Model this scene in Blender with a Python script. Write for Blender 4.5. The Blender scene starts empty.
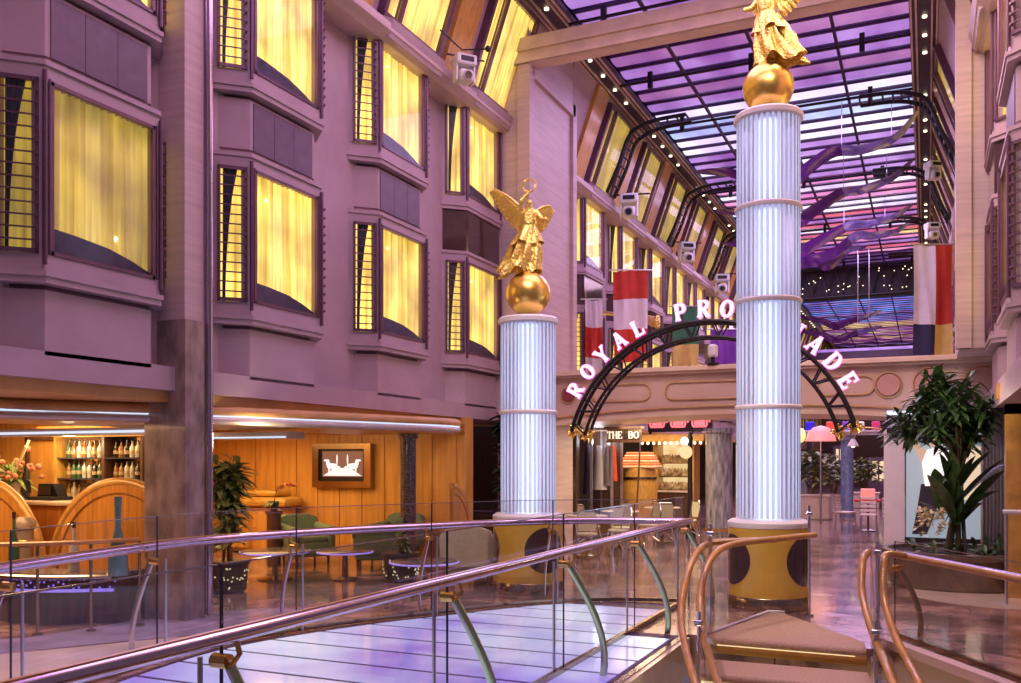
import bpy, math, random
from mathutils import Vector, Matrix
random.seed(7)
C = bpy.context.scene.collection
PI = math.pi
sin, cos, R = math.sin, math.cos, math.radians
H = 1.75
ST, CT = 0.416, 0.909
EMPTY_M = {}

# ---------------------------------------------------------------- helpers
def ray(px):
    k = (px - 510.5) / 911.0
    return k, CT * k - ST, ST * k + CT          # k, X/d, Y/d
def at(px, py, X=None, Y=None, Z=None, d=None):
    """point of the hall seen along pixel (px,py) at a known wall, depth or floor height"""
    k, a, b = ray(px)
    v = (461.0 - py) / 911.0
    if X is not None: d = X / a
    elif Y is not None: d = Y / b
    elif Z is not None: d = (Z - H) / v
    return Vector((a * d, b * d, H + v * d))

class MB:
    def __init__(s): s.v = []; s.f = []; s.m = []; s.mi = 0
    def add(s, vs, fs):
        o = len(s.v); s.v += [tuple(v) for v in vs]
        for f in fs: s.f.append(tuple(i + o for i in f)); s.m.append(s.mi)
        return s
    def xf(s, M):
        s.v = [tuple(M @ Vector(v)) for v in s.v]; return s
    def box(s, c, z, M=None):
        x, y, w = [q / 2 for q in z]
        vs = [Vector((sx * x, sy * y, sz * w)) for sx in (-1, 1) for sy in (-1, 1) for sz in (-1, 1)]
        if M is not None: vs = [M @ v for v in vs]
        vs = [v + Vector(c) for v in vs]
        return s.add(vs, [(0, 1, 3, 2), (4, 6, 7, 5), (0, 4, 5, 1), (2, 3, 7, 6), (0, 2, 6, 4), (1, 5, 7, 3)])
    def bb(s, x0, x1, y0, y1, z0, z1):
        return s.box(((x0 + x1) / 2, (y0 + y1) / 2, (z0 + z1) / 2), (x1 - x0, y1 - y0, z1 - z0))
    def rbox(s, c, z, r=.02, M=None, n=3):
        # box with rounded vertical edges and a softened top and bottom rim
        x, y, w = [q / 2 for q in z]; r = min(r, x * .95, y * .95, w * .95)
        rings = []
        prof = [(r, -w), (r * .3, -w + r * .3), (0, -w + r), (0, w - r), (r * .3, w - r * .3), (r, w)]
        for ins, zz in prof:
            ring = []
            for cx, cy, a0 in ((x - r, y - r, 0), (-x + r, y - r, 90), (-x + r, -y + r, 180), (x - r, -y + r, 270)):
                for i in range(n + 1):
                    a = R(a0 + 90 * i / n); rr = max(r - ins, 0.0005)
                    ring.append(Vector((cx + rr * cos(a), cy + rr * sin(a), zz)))
            rings.append(ring)
        N = len(rings[0]); vs = [v for q in rings for v in q]
        if M is not None: vs = [M @ v for v in vs]
        vs = [v + Vector(c) for v in vs]
        fs = [(i * N + j, i * N + (j + 1) % N, (i + 1) * N + (j + 1) % N, (i + 1) * N + j) for i in range(len(rings) - 1) for j in range(N)]
        fs += [tuple(reversed(range(N))), tuple(range((len(rings) - 1) * N, len(rings) * N))]
        return s.add(vs, fs)
    def prism(s, poly, z0, z1):
        n = len(poly)
        vs = [(p[0], p[1], z0) for p in poly] + [(p[0], p[1], z1) for p in poly]
        fs = [tuple(reversed(range(n))), tuple(range(n, 2 * n))] + [(i, (i + 1) % n, n + (i + 1) % n, n + i) for i in range(n)]
        return s.add(vs, fs)
    def ext(s, poly, o, u, w, n, t):
        """polygon poly in plane (o,u,w) extruded by t along n"""
        o, u, w, n = Vector(o), Vector(u), Vector(w), Vector(n)
        m = len(poly)
        vs = [o + u * p[0] + w * p[1] for p in poly] + [o + u * p[0] + w * p[1] + n * t for p in poly]
        fs = [tuple(reversed(range(m))), tuple(range(m, 2 * m))] + [(i, (i + 1) % m, m + (i + 1) % m, m + i) for i in range(m)]
        return s.add(vs, fs)
    def lathe(s, prof, n=24, c=(0, 0, 0), M=None, mod=None):
        vs = []
        for r, z in prof:
            for j in range(n):
                a = 2 * PI * j / n
                rr = r * (mod(a, z) if mod else 1)
                v = Vector((rr * cos(a), rr * sin(a), z))
                if M is not None: v = M @ v
                vs.append(v + Vector(c))
        m = len(prof)
        fs = [(i * n + j, i * n + (j + 1) % n, (i + 1) * n + (j + 1) % n, (i + 1) * n + j) for i in range(m - 1) for j in range(n)]
        fs += [tuple(reversed(range(n))), tuple(range((m - 1) * n, m * n))]
        return s.add(vs, fs)
    def tube(s, pts, r, n=8, closed=False, sq=None):
        pts = [Vector(p) for p in pts]; m = len(pts); vs = []
        rs = r if isinstance(r, (list, tuple)) else [r] * m
        up = None
        for i, p in enumerate(pts):
            if closed: t = pts[(i + 1) % m] - pts[i - 1]
            else: t = pts[min(i + 1, m - 1)] - pts[max(i - 1, 0)]
            t.normalize()
            ref = Vector((0, 0, 1)) if abs(t.z) < .93 else Vector((1, 0, 0))
            if up is None: up = ref
            a = t.cross(up)
            if a.length < 1e-3: a = t.cross(ref)
            a.normalize(); b = a.cross(t); b.normalize(); up = b
            for j in range(n):
                an = 2 * PI * (j + .5) / n
                ca, sa = cos(an), sin(an)
                if sq: ca *= sq[0]; sa *= sq[1]
                vs.append(p + (a * ca + b * sa) * rs[i])
        fs = [(i * n + j, i * n + (j + 1) % n, (i + 1) * n + (j + 1) % n, (i + 1) * n + j) for i in range(m - 1) for j in range(n)]
        if closed: fs += [((m - 1) * n + j, (m - 1) * n + (j + 1) % n, (j + 1) % n, j) for j in range(n)]
        else: fs += [tuple(reversed(range(n))), tuple(range((m - 1) * n, m * n))]
        return s.add(vs, fs)
    def cyl(s, a, b, r, n=12, r2=None): return s.tube([a, b], [r, r if r2 is None else r2], n)
    def sph(s, c, r, n=16, m=10, sc=(1, 1, 1)):
        prof = [(max(r * sin(PI * i / m), 1e-4), -r * cos(PI * i / m)) for i in range(m + 1)]
        return s.lathe(prof, n, c, Matrix.Diagonal(sc))
    def grid(s, fn, nu, nv, closed=False):
        vs = [fn(i / nu, j / nv) for j in range(nv + 1) for i in range(nu + (0 if closed else 1))]
        w = nu if closed else nu + 1
        fs = []
        for j in range(nv):
            for i in range(nu):
                i2 = (i + 1) % w if closed else i + 1
                fs.append((j * w + i, j * w + i2, (j + 1) * w + i2, (j + 1) * w + i))
        return s.add(vs, fs)
    def build(s, name, mat, parent=None, smooth=False):
        me = bpy.data.meshes.new(name)
        vs = s.v
        if parent is not None and parent.name in EMPTY_M:
            Mi = EMPTY_M[parent.name].inverted(); vs = [tuple(Mi @ Vector(v)) for v in vs]
        me.from_pydata(vs, [], s.f); me.update()
        for q in (mat if isinstance(mat, (list, tuple)) else [mat]): me.materials.append(q)
        for p, k in zip(me.polygons, s.m):
            p.material_index = k
            p.use_smooth = bool(smooth)
        if smooth:
            try: me.set_sharp_from_angle(angle=R(smooth if smooth is not True else 50))
            except Exception: pass
        o = bpy.data.objects.new(name, me); C.objects.link(o)
        if parent is not None:
            o.parent = parent
            if parent.name in EMPTY_M: EMPTY_M[o.name] = EMPTY_M[parent.name]
        return o

def tag(o, label=None, cat=None, group=None, kind=None):
    if label: o['label'] = label
    if cat: o['category'] = cat
    if group: o['group'] = group
    if kind: o['kind'] = kind
    return o
def thing(name, label, cat, loc=(0, 0, 0), rz=0, group=None):
    o = bpy.data.objects.new(name, None); C.objects.link(o)
    o.location = loc; o.rotation_euler = (0, 0, rz); o.empty_display_size = .1
    EMPTY_M[o.name] = Matrix.Translation(Vector(loc)) @ Matrix.Rotation(rz, 4, 'Z')
    return tag(o, label, cat, group)
def proto(name, label, cat, group=None): return thing(name, label, cat, (0, 0, 0), 0, group)
def struct(o): o['kind'] = 'structure'; return o
def kids(o): return [c for c in bpy.data.objects if c.parent == o]
def put(o, loc, rot=(0, 0, 0), scale=None):
    o.location = loc; o.rotation_euler = rot
    if scale: o.scale = (scale,) * 3
    EMPTY_M.pop(o.name, None)
KID = {}
def dup(o, loc, rot=(0, 0, 0), label=None, group=None, scale=None, name=None):
    if o.name not in KID:
        KID[o.name] = [(c, kids(c)) for c in kids(o)]
    r = o.copy(); C.objects.link(r); r.location = loc; r.rotation_euler = rot
    if name: r.name = name
    if scale: r.scale = (scale,) * 3
    if label: r['label'] = label
    if group: r['group'] = group
    for c, gs in KID[o.name]:
        d = c.copy(); C.objects.link(d); d.parent = r
        for g in gs:
            e = g.copy(); C.objects.link(e); e.parent = d
    return r

def spline(pts, n=8):
    pts = [Vector(p) for p in pts]; out = []
    for i in range(len(pts) - 1):
        p0 = pts[i - 1] if i else pts[0] * 2 - pts[1]
        p1, p2 = pts[i], pts[i + 1]
        p3 = pts[i + 2] if i + 2 < len(pts) else p2 * 2 - p1
        for k in range(n):
            t = k / n
            out.append(.5 * ((2 * p1) + (p2 - p0) * t + (2 * p0 - 5 * p1 + 4 * p2 - p3) * t * t + (3 * p1 - p0 - 3 * p2 + p3) * t ** 3))
    out.append(pts[-1]); return out
def resample(pts, step=None, count=None):
    L = [0]
    for a, b in zip(pts, pts[1:]): L.append(L[-1] + (b - a).length)
    n = count or max(1, round(L[-1] / step)); out = []; j = 0
    for i in range(n + 1):
        q = L[-1] * i / n
        while j < len(L) - 2 and L[j + 1] < q: j += 1
        t = (q - L[j]) / max(L[j + 1] - L[j], 1e-9)
        out.append(pts[j].lerp(pts[j + 1], min(max(t, 0), 1)))
    return out

# ---------------------------------------------------------------- materials
def nt(name):
    m = bpy.data.materials.new(name); m.use_nodes = True
    n = m.node_tree.nodes; return m, n, m.node_tree.links, n['Principled BSDF']
def mat(name, col, rough=.5, metal=0, noise=0, scale=4, stretch=(1, 1, 1), bump=0, em=None, es=0, coat=0, col2=None, spec=None, detail=4):
    m, n, l, b = nt(name)
    b.inputs['Base Color'].default_value = (*col, 1)
    b.inputs['Roughness'].default_value = rough; b.inputs['Metallic'].default_value = metal
    if coat: b.inputs['Coat Weight'].default_value = coat; b.inputs['Coat Roughness'].default_value = .08
    if spec is not None: b.inputs['Specular IOR Level'].default_value = spec
    if em: b.inputs['Emission Color'].default_value = (*em, 1); b.inputs['Emission Strength'].default_value = es
    tc = n.new('ShaderNodeTexCoord'); mp = n.new('ShaderNodeMapping'); nz = n.new('ShaderNodeTexNoise')
    mp.inputs['Scale'].default_value = stretch; nz.inputs['Scale'].default_value = scale; nz.inputs['Detail'].default_value = detail
    l.new(tc.outputs['Object'], mp.inputs['Vector']); l.new(mp.outputs['Vector'], nz.inputs['Vector'])
    if noise or col2:
        cr = n.new('ShaderNodeValToRGB')
        c2 = col2 or tuple(max(0, c * (1 - noise)) for c in col); c1 = col if col2 else tuple(min(1, c * (1 + noise * .5)) for c in col)
        cr.color_ramp.elements[0].position = .35; cr.color_ramp.elements[1].position = .65
        cr.color_ramp.elements[0].color = (*c2, 1); cr.color_ramp.elements[1].color = (*c1, 1)
        l.new(nz.outputs['Fac'], cr.inputs['Fac']); l.new(cr.outputs['Color'], b.inputs['Base Color'])
    if bump:
        bp = n.new('ShaderNodeBump'); bp.inputs['Strength'].default_value = bump; bp.inputs['Distance'].default_value = .02
        l.new(nz.outputs['Fac'], bp.inputs['Height']); l.new(bp.outputs['Normal'], b.inputs['Normal'])
    return m
def glassmat(name, tint=(.95, .95, .97), refl=1.0, rough=.02):
    m = bpy.data.materials.new(name); m.use_nodes = True
    n = m.node_tree.nodes; l = m.node_tree.links; n.clear()
    o = n.new('ShaderNodeOutputMaterial'); mx = n.new('ShaderNodeMixShader'); t = n.new('ShaderNodeBsdfTransparent')
    g = n.new('ShaderNodeBsdfGlossy'); fr = n.new('ShaderNodeFresnel'); ml = n.new('ShaderNodeMath'); ml.operation = 'MULTIPLY'
    t.inputs[0].default_value = (*tint, 1); g.inputs['Roughness'].default_value = rough
    fr.inputs['IOR'].default_value = 1.45; ml.inputs[1].default_value = refl
    ge = n.new('ShaderNodeNewGeometry'); iv = n.new('ShaderNodeMath'); iv.operation = 'SUBTRACT'; iv.inputs[0].default_value = 1
    m2 = n.new('ShaderNodeMath'); m2.operation = 'MULTIPLY'; l.new(ge.outputs['Backfacing'], iv.inputs[1]); l.new(iv.outputs[0], m2.inputs[1])
    l.new(fr.outputs[0], ml.inputs[0]); l.new(ml.outputs[0], m2.inputs[0]); l.new(m2.outputs[0], mx.inputs[0]); l.new(t.outputs[0], mx.inputs[1]); l.new(g.outputs[0], mx.inputs[2]); l.new(mx.outputs[0], o.inputs[0])
    return m
def emis(name, col, st, noise=0, scale=3, stretch=(1, 1, 1), col2=None, base=(.5, .5, .5), rough=.5, lo=.35, hi=.65):
    m, n, l, b = nt(name)
    b.inputs['Base Color'].default_value = (*base, 1); b.inputs['Roughness'].default_value = rough
    b.inputs['Emission Color'].default_value = (*col, 1); b.inputs['Emission Strength'].default_value = st
    if col2:
        tc = n.new('ShaderNodeTexCoord'); mp = n.new('ShaderNodeMapping'); nz = n.new('ShaderNodeTexNoise'); cr = n.new('ShaderNodeValToRGB')
        mp.inputs['Scale'].default_value = stretch; nz.inputs['Scale'].default_value = scale; nz.inputs['Detail'].default_value = 3
        cr.color_ramp.elements[0].position = lo; cr.color_ramp.elements[1].position = hi
        cr.color_ramp.elements[0].color = (*col2, 1); cr.color_ramp.elements[1].color = (*col, 1)
        l.new(tc.outputs['Object'], mp.inputs[0]); l.new(mp.outputs[0], nz.inputs['Vector']); l.new(nz.outputs['Fac'], cr.inputs['Fac']); l.new(cr.outputs['Color'], b.inputs['Emission Color'])
    return m

M = {}
M['paint'] = mat('paint', (.46, .33, .37), .55, noise=.08, scale=2)
M['paint2'] = mat('paint_pilaster', (.58, .44, .42), .5, noise=.12, scale=3, stretch=(.4, .4, 6))
M['plum'] = mat('plum_metal', (.16, .075, .12), .35, .3, noise=.15)
M['plumpanel'] = mat('plum_panel', (.15, .09, .135), .45, noise=.12, scale=6)
M['brownglass'] = mat('brown_glass', (.06, .03, .035), .08, 0, noise=.2, coat=.6)
M['beige'] = mat('beige_beam', (.70, .54, .42), .5, noise=.1, scale=3)
M['bridge'] = mat('bridge_paint', (.62, .44, .36), .45, noise=.07, scale=2)
M['trimgold'] = mat('trim_gold', (.75, .50, .25), .35, .6, noise=.1)
M['rosedisc'] = mat('rose_disc', (.55, .30, .26), .5, noise=.1)
M['wine'] = mat('wine_disc', (.28, .05, .07), .35, noise=.1)
M['goldwood'] = mat('gold_wood', (.62, .33, .07), .35, noise=.25, scale=5, stretch=(1, 8, 1), coat=.3)
M['wood'] = mat('honey_wood', (.55, .23, .05), .32, noise=.28, scale=3, stretch=(6, 6, .5), coat=.4)
M['wood2'] = mat('panel_wood', (.68, .34, .08), .38, noise=.18, scale=2.5, stretch=(5, 5, .4), coat=.3)
M['rail_wood'] = mat('rail_wood', (.62, .31, .08), .28, noise=.2, scale=5, coat=.6)
M['darkwood'] = mat('dark_wood', (.10, .045, .025), .4, noise=.3, scale=4, stretch=(5, 5, .6), coat=.3)
M['marble'] = mat('pier_marble', (.34, .25, .22), .25, noise=.4, scale=6, stretch=(1, 1, .5), coat=.4)
M['granite'] = mat('granite', (.16, .13, .15), .25, noise=.6, scale=30, coat=.4)
M['gold'] = mat('gold', (1.0, .70, .20), .26, 1, noise=.15, scale=38, bump=.8)
M['goldball'] = mat('gold_ball', (1.0, .66, .16), .30, 1, noise=.06, scale=3)
M['brass'] = mat('brass', (.72, .46, .16), .25, 1, noise=.1)
M['chrome'] = mat('chrome', (.72, .70, .76), .14, 1, noise=.05)
M['railmetal'] = mat('rail_metal', (.62, .50, .66), .16, 1, noise=.05)
M['bronze'] = mat('bronze', (.42, .32, .22), .2, 1, noise=.1)
M['black'] = mat('black_metal', (.02, .017, .022), .4, .4, noise=.2)
M['dark'] = mat('dark_void', (.02, .016, .02), .7, noise=.2)
M['white'] = mat('white_plastic', (.75, .72, .74), .35, noise=.05)
M['lens'] = mat('lens', (.02, .02, .03), .05, 0, noise=.2, coat=1)
M['yellow'] = mat('drum_gold', (.86, .56, .07), .35, .15, noise=.1, scale=2, coat=.4)
M['ringwhite'] = mat('ring_white', (.88, .84, .88), .4, noise=.04)
M['glass'] = glassmat('glass', (.96, .955, .965), 1.0)
M['paneglass'] = glassmat('pane_glass', (.94, .94, .96), .55, .03)
M['glassedge'] = mat('glass_edge', (.06, .06, .09), .15, .2, noise=.1)
M['carpet'] = mat('stair_carpet', (.55, .38, .27), .9, noise=.18, scale=60, bump=.2)
M['cream'] = mat('cream_stone', (.75, .62, .50), .22, noise=.1, scale=3, coat=.4)
M['pinkcurb'] = mat('pink_curb', (.66, .47, .45), .5, noise=.06)
M['green'] = mat('green_upholstery', (.17, .24, .16), .8, noise=.15, scale=20)
M['cushion'] = mat('cream_upholstery', (.62, .58, .40), .8, noise=.1, scale=20)
M['leaf'] = mat('leaf', (.055, .12, .035), .4, noise=.5, scale=9, coat=.2)
M['leaf2'] = mat('leaf_light', (.20, .27, .07), .45, noise=.4, scale=9)
M['stem'] = mat('stem', (.20, .14, .06), .7, noise=.3)
M['flower'] = mat('flower_cream', (.85, .78, .50), .6, noise=.15)
M['flowerred'] = mat('flower_red', (.65, .22, .14), .6, noise=.3)
M['pot'] = mat('pot_dark', (.06, .05, .05), .3, noise=.3, coat=.4)
M['red'] = mat('flag_red', (.62, .05, .025), .7, noise=.1, scale=5)
M['flagwhite'] = mat('flag_white', (.82, .76, .78), .75, noise=.05)
M['flaggreen'] = mat('flag_green', (.05, .20, .10), .75, noise=.1)
M['flagyellow'] = mat('flag_yellow', (.80, .58, .16), .75, noise=.08)
M['flagnavy'] = mat('flag_navy', (.03, .025, .08), .75, noise=.1)
M['flagpurple'] = mat('flag_purple', (.22, .05, .42), .75, noise=.1)
M['bird'] = mat('bird_violet', (.10, .012, .20), .15, .3, noise=.2, coat=.8)
M['birdglass'] = mat('bird_glass', (.26, .20, .66), .12, .35, noise=.3, coat=.8)
M['soffit'] = mat('soffit_wood', (.62, .34, .12), .4, noise=.15, scale=3)
M['fascia'] = mat('fascia', (.60, .50, .48), .3, .3, noise=.08)
M['grille'] = mat('grille', (.10, .075, .09), .5, .5, noise=.2)
M['rib'] = mat('rib', (.06, .02, .09), .45, .4, noise=.2)
M['steel'] = mat('steel', (.55, .52, .56), .3, .9, noise=.1)
# marble floor of the promenade
m, n, l, b = nt('floor_marble')
tc = n.new('ShaderNodeTexCoord'); br = n.new('ShaderNodeTexBrick'); nz = n.new('ShaderNodeTexNoise'); mx = n.new('ShaderNodeMixRGB')
br.inputs['Scale'].default_value = 1.0; br.inputs['Brick Width'].default_value = .9; br.inputs['Row Height'].default_value = .45; br.inputs['Mortar Size'].default_value = .008
br.inputs['Color1'].default_value = (.50, .36, .31, 1); br.inputs['Color2'].default_value = (.33, .23, .22, 1); br.inputs['Mortar'].default_value = (.10, .07, .07, 1)
nz.inputs['Scale'].default_value = 1.3; nz.inputs['Detail'].default_value = 7; nz.inputs['Distortion'].default_value = 1.5
cr = n.new('ShaderNodeValToRGB'); cr.color_ramp.elements[0].color = (.42, .36, .36, 1); cr.color_ramp.elements[1].color = (1.25, 1.1, 1.05, 1)
cr.color_ramp.elements[0].position = .4; cr.color_ramp.elements[1].position = .62
mx.blend_type = 'MULTIPLY'; mx.inputs[0].default_value = 1
l.new(tc.outputs['Object'], br.inputs['Vector']); l.new(tc.outputs['Object'], nz.inputs['Vector']); l.new(nz.outputs['Fac'], cr.inputs['Fac'])
l.new(br.outputs['Color'], mx.inputs[1]); l.new(cr.outputs['Color'], mx.inputs[2]); l.new(mx.outputs[0], b.inputs['Base Color'])
b.inputs['Roughness'].default_value = .16; b.inputs['Coat Weight'].default_value = .4; b.inputs['Coat Roughness'].default_value = .06
bp = n.new('ShaderNodeBump'); bp.inputs['Strength'].default_value = .35; bp.inputs['Distance'].default_value = .02
n3 = n.new('ShaderNodeTexNoise'); n3.inputs['Scale'].default_value = 2.6; n3.inputs['Detail'].default_value = 3; l.new(tc.outputs['Object'], n3.inputs['Vector'])
l.new(n3.outputs['Fac'], bp.inputs['Height']); l.new(bp.outputs['Normal'], b.inputs['Normal'])
M['floor'] = m
# curtain: cabin light and shading of the cloth folds put into its emission by noise
def curtain_mat(name, c1, c2, st):
    m, n, l, b = nt(name)
    b.inputs['Base Color'].default_value = (.6, .5, .25, 1); b.inputs['Roughness'].default_value = .8
    tc = n.new('ShaderNodeTexCoord'); mp = n.new('ShaderNodeMapping'); nz = n.new('ShaderNodeTexNoise'); cr = n.new('ShaderNodeValToRGB')
    mp.inputs['Scale'].default_value = (9, 9, .25); nz.inputs['Scale'].default_value = 1.7; nz.inputs['Detail'].default_value = 5
    cr.color_ramp.elements[0].position = .36; cr.color_ramp.elements[1].position = .62
    cr.color_ramp.elements[0].color = (*c2, 1); cr.color_ramp.elements[1].color = (*c1, 1)
    l.new(tc.outputs['Object'], mp.inputs[0]); l.new(mp.outputs[0], nz.inputs['Vector']); l.new(nz.outputs['Fac'], cr.inputs['Fac']); n2 = n.new('ShaderNodeTexNoise'); n2.inputs['Scale'].default_value = 1.5; n2.inputs['Detail'].default_value = 2; mr = n.new('ShaderNodeMapRange')
    mr.inputs[1].default_value = .3; mr.inputs[2].default_value = .7; mr.inputs[3].default_value = .45 * st; mr.inputs[4].default_value = 1.35 * st
    oi = n.new('ShaderNodeObjectInfo'); va = n.new('ShaderNodeVectorMath'); vm = n.new('ShaderNodeVectorMath'); va.operation = 'ADD'; vm.operation = 'SCALE'; vm.inputs[3].default_value = .37
    l.new(oi.outputs['Location'], vm.inputs[0]); l.new(tc.outputs['Object'], va.inputs[0]); l.new(vm.outputs[0], va.inputs[1]); l.new(va.outputs[0], n2.inputs['Vector']); l.new(n2.outputs['Fac'], mr.inputs[0]); l.new(mr.outputs[0], b.inputs['Emission Strength'])
    l.new(cr.outputs['Color'], b.inputs['Emission Color'])
    return m
M['curtain'] = curtain_mat('curtain_lit', (1.0, .76, .17), (.46, .26, .015), 1.4)
M['curtain_dim'] = curtain_mat('curtain_olive', (.62, .46, .06), (.30, .20, .02), .85)
M['cabinlamp'] = emis('cabin_lamp', (1, .86, .45), 3.0)
M['drape'] = mat('drape', (.10, .10, .12), .8, noise=.3, scale=14, stretch=(6, 6, .4))
M['reflection'] = mat('window_reflection', (.10, .085, .12), .7, noise=.2, scale=9)
M['led'] = emis('led_white', (.62, .78, 1.0), .95)
M['ledblue'] = emis('led_blue', (.26, .18, 1.0), .7)
M['downlight'] = emis('downlight', (1, .84, .55), 3)
M['bulb'] = emis('bulb', (1, .72, .36), 5)
M['neonpink'] = emis('neon_letter', (1.0, .86, .95), 1.3)
M['neonedge'] = emis('neon_edge', (1.0, .12, .75), 1.1)
M['neonred'] = emis('neon_red', (1.0, .10, .12), 1.1)
M['steplight'] = emis('step_light', (1, .78, .38), .9)
M['floorlit'] = emis('floor_panel_lit', (.70, .80, 1.0), .78, col2=(.20, .13, .66), scale=.4, base=(.22, .22, .30), rough=.12, lo=.38, hi=.6)
M['frost'] = None

# ---------------------------------------------------------------- camera, world, colour
cam = bpy.data.cameras.new('camera'); co = bpy.data.objects.new('camera', cam); C.objects.link(co)
co.location = (0, 0, H); co.rotation_euler = (PI / 2, 0, math.atan2(ST, CT))
cam.sensor_width = 36; cam.lens = 911 / 1021 * 36; cam.shift_y = 119.5 / 1021; cam.clip_start = .05; cam.clip_end = 300
sc = bpy.context.scene; sc.camera = co
vs = sc.view_settings; vs.view_transform = 'Standard'; vs.look = 'None'; vs.gamma = 1; vs.use_curve_mapping = False; vs.exposure = 0.1
sc.cycles.use_denoising = True
sc.cycles.max_bounces = 6; sc.cycles.diffuse_bounces = 3; sc.cycles.glossy_bounces = 4; sc.cycles.transmission_bounces = 4; sc.cycles.transparent_max_bounces = 24
sc.cycles.caustics_reflective = False; sc.cycles.caustics_refractive = False; sc.cycles.sample_clamp_indirect = 4
w = bpy.data.worlds.new('world'); sc.world = w; w.use_nodes = True
bg = w.node_tree.nodes['Background']; bg.inputs[0].default_value = (.62, .42, .56, 1); bg.inputs[1].default_value = .20
def area(name, loc, size, col, en, rot=(0, 0, 0), sy=None):
    li = bpy.data.lights.new(name, 'AREA'); li.shape = 'RECTANGLE'; li.size = size; li.size_y = sy or size; li.color = col; li.energy = en
    o = bpy.data.objects.new(name, li); C.objects.link(o); o.location = loc; o.rotation_euler = rot; return o
def point(name, loc, col, en, r=.1):
    li = bpy.data.lights.new(name, 'POINT'); li.color = col; li.energy = en; li.shadow_soft_size = r
    o = bpy.data.objects.new(name, li); C.objects.link(o); o.location = loc; return o
def spot(name, loc, tgt, col, en, ang=60, r=.15):
    li = bpy.data.lights.new(name, 'SPOT'); li.color = col; li.energy = en; li.shadow_soft_size = r; li.spot_size = R(ang); li.spot_blend = .6
    o = bpy.data.objects.new(name, li); C.objects.link(o); o.location = loc
    o.rotation_euler = (Vector(tgt) - Vector(loc)).to_track_quat('-Z', 'Y').to_euler(); return o

# ================================================================= SETTING
FAR = [(-5.2, 1.0), (-5.45, 2.6), (-5.75, 4.2), (-6.05, 5.6), (-6.1, 6.7), (-5.7, 8.0), (-5.1, 9.1), (-4.45, 10.15), (-3.6, 10.85), (-2.72, 11.1)]
far_path = spline([(x, y, 0) for x, y in FAR], 10)
def far_x(y):
    for a, b in zip(far_path, far_path[1:]):
        if a.y <= y <= b.y: return a.x + (b.x - a.x) * (y - a.y) / max(b.y - a.y, 1e-6)
    return far_path[-1].x
# floor with the stairwell cut out of it
edge = [(-2.2, -1), (-2.2, 9.12), (-.46, 9.12), (-.38, 9.72), (.58, 8.15), (1.5, 6.5), (1.5, -1)]
fb = MB().prism([(-15, -1)] + edge + [(6, -1), (6, 76), (-15, 76)], -.3, 0)
struct(fb.build('floor', M['floor']))
fb = MB().bb(-15, 6, -1, 14, -3.2, -3.0)
struct(fb.build('floor_lower', M['carpet']))
# cream border inlay around the lit floor
inner = [p for p in far_path if p.y <= 8.2]
outer = [at(-60, 664, Z=0), at(0, 655, Z=0), at(150, 640, Z=0), at(254, 631, Z=0), at(345, 624, Z=0)]
poly = [(p.x, p.y) for p in outer] + [(p.x - .04, p.y) for p in reversed(inner)]
struct(MB().prism(poly, -.02, .004).build('trim_1', M['cream']))
# fascia of the slab round the stairwell
fb = MB()
fb.ext([(-.0, -.36), (10, -.36), (10, .0), (0, .0)], (-2.2, -1, -.01), (0, 1, 0), (0, 0, 1), (1, 0, 0), .05)
struct(fb.build('trim_2', M['cream']))
rp = [(-.38, 9.72), (.58, 8.15), (1.5, 6.5)]
fb = MB()
for (a, b2) in zip(rp, rp[1:]):
    a, b2 = Vector((*a, 0)), Vector((*b2, 0)); d = (b2 - a).normalized(); nn = Vector((d.y, -d.x, 0))
    if nn.x > 0: nn = -nn
    L = (b2 - a).length
    fb.ext([(0, -.05), (L, -.05), (L, .03), (0, .03)], a, d, (0, 0, 1), nn, .12)
    fb.ext([(0, -1.6), (L, -1.6), (L, -.05), (0, -.05)], a, d, (0, 0, 1), nn, .05)
struct(fb.build('trim_3', M['pinkcurb']))
# lit floor panels
lf = thing('light_floor', 'blue white glowing glass floor panels inside the curved balustrade', 'floor panels', (-4, 6, 0))
y = 1.6; base = MB()
base.prism([(p.x + .12, p.y) for p in far_path if 1.2 < p.y < 10.9] + [(-2.74, 10.9), (-2.74, 9.0), (-2.26, 9.0), (-2.26, 1.2)], -.02, .003)
base.build('floor_frame', M['rib'], lf)
while y < 10.6:
    y1 = y + .50
    xs = [far_x(y + t * .5 / 6) + .2 for t in range(7)]
    poly = [(x, y + t * .5 / 6) for t, x in enumerate(xs)] + [(-2.8 if y1 > 9 else -2.3, y1), (-2.8 if y1 > 9 else -2.3, y)]
    if max(xs) < -3.1: MB().prism(list(reversed(poly)), -.01, .008).build('floor_panel', M['floorlit'], lf)
    y += .555
q_ = [at(-60, 663, Z=0), at(0, 654, Z=0), at(150, 639, Z=0), at(254, 630, Z=0), at(345, 623, Z=0)]
struct(MB().prism([(p.x - .05, p.y) for p in q_] + [(-6.6, 8.9), (-7.2, 8.6), (-7.9, 7.4), (-8.1, 6.2), (-9.4, 5.0), (-9.6, 2.0)], -.02, .003).build('trim_17', mat('violet_lit_stone', (.42, .36, .50), .2, noise=.25, scale=2.5, coat=.4)))  # added inlay, its lilac partly stands in for violet light on the floor
# white disc inlay on the right
cx = at(975, 595, Z=0)
MBd = MB().lathe([(1.0, .0), (1.0, .006)], 48, (cx.x + .35, cx.y, 0), Matrix.Diagonal((1.15, 1.1, 1)))
struct(MBd.build('trim_4', M['cream']))

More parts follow.
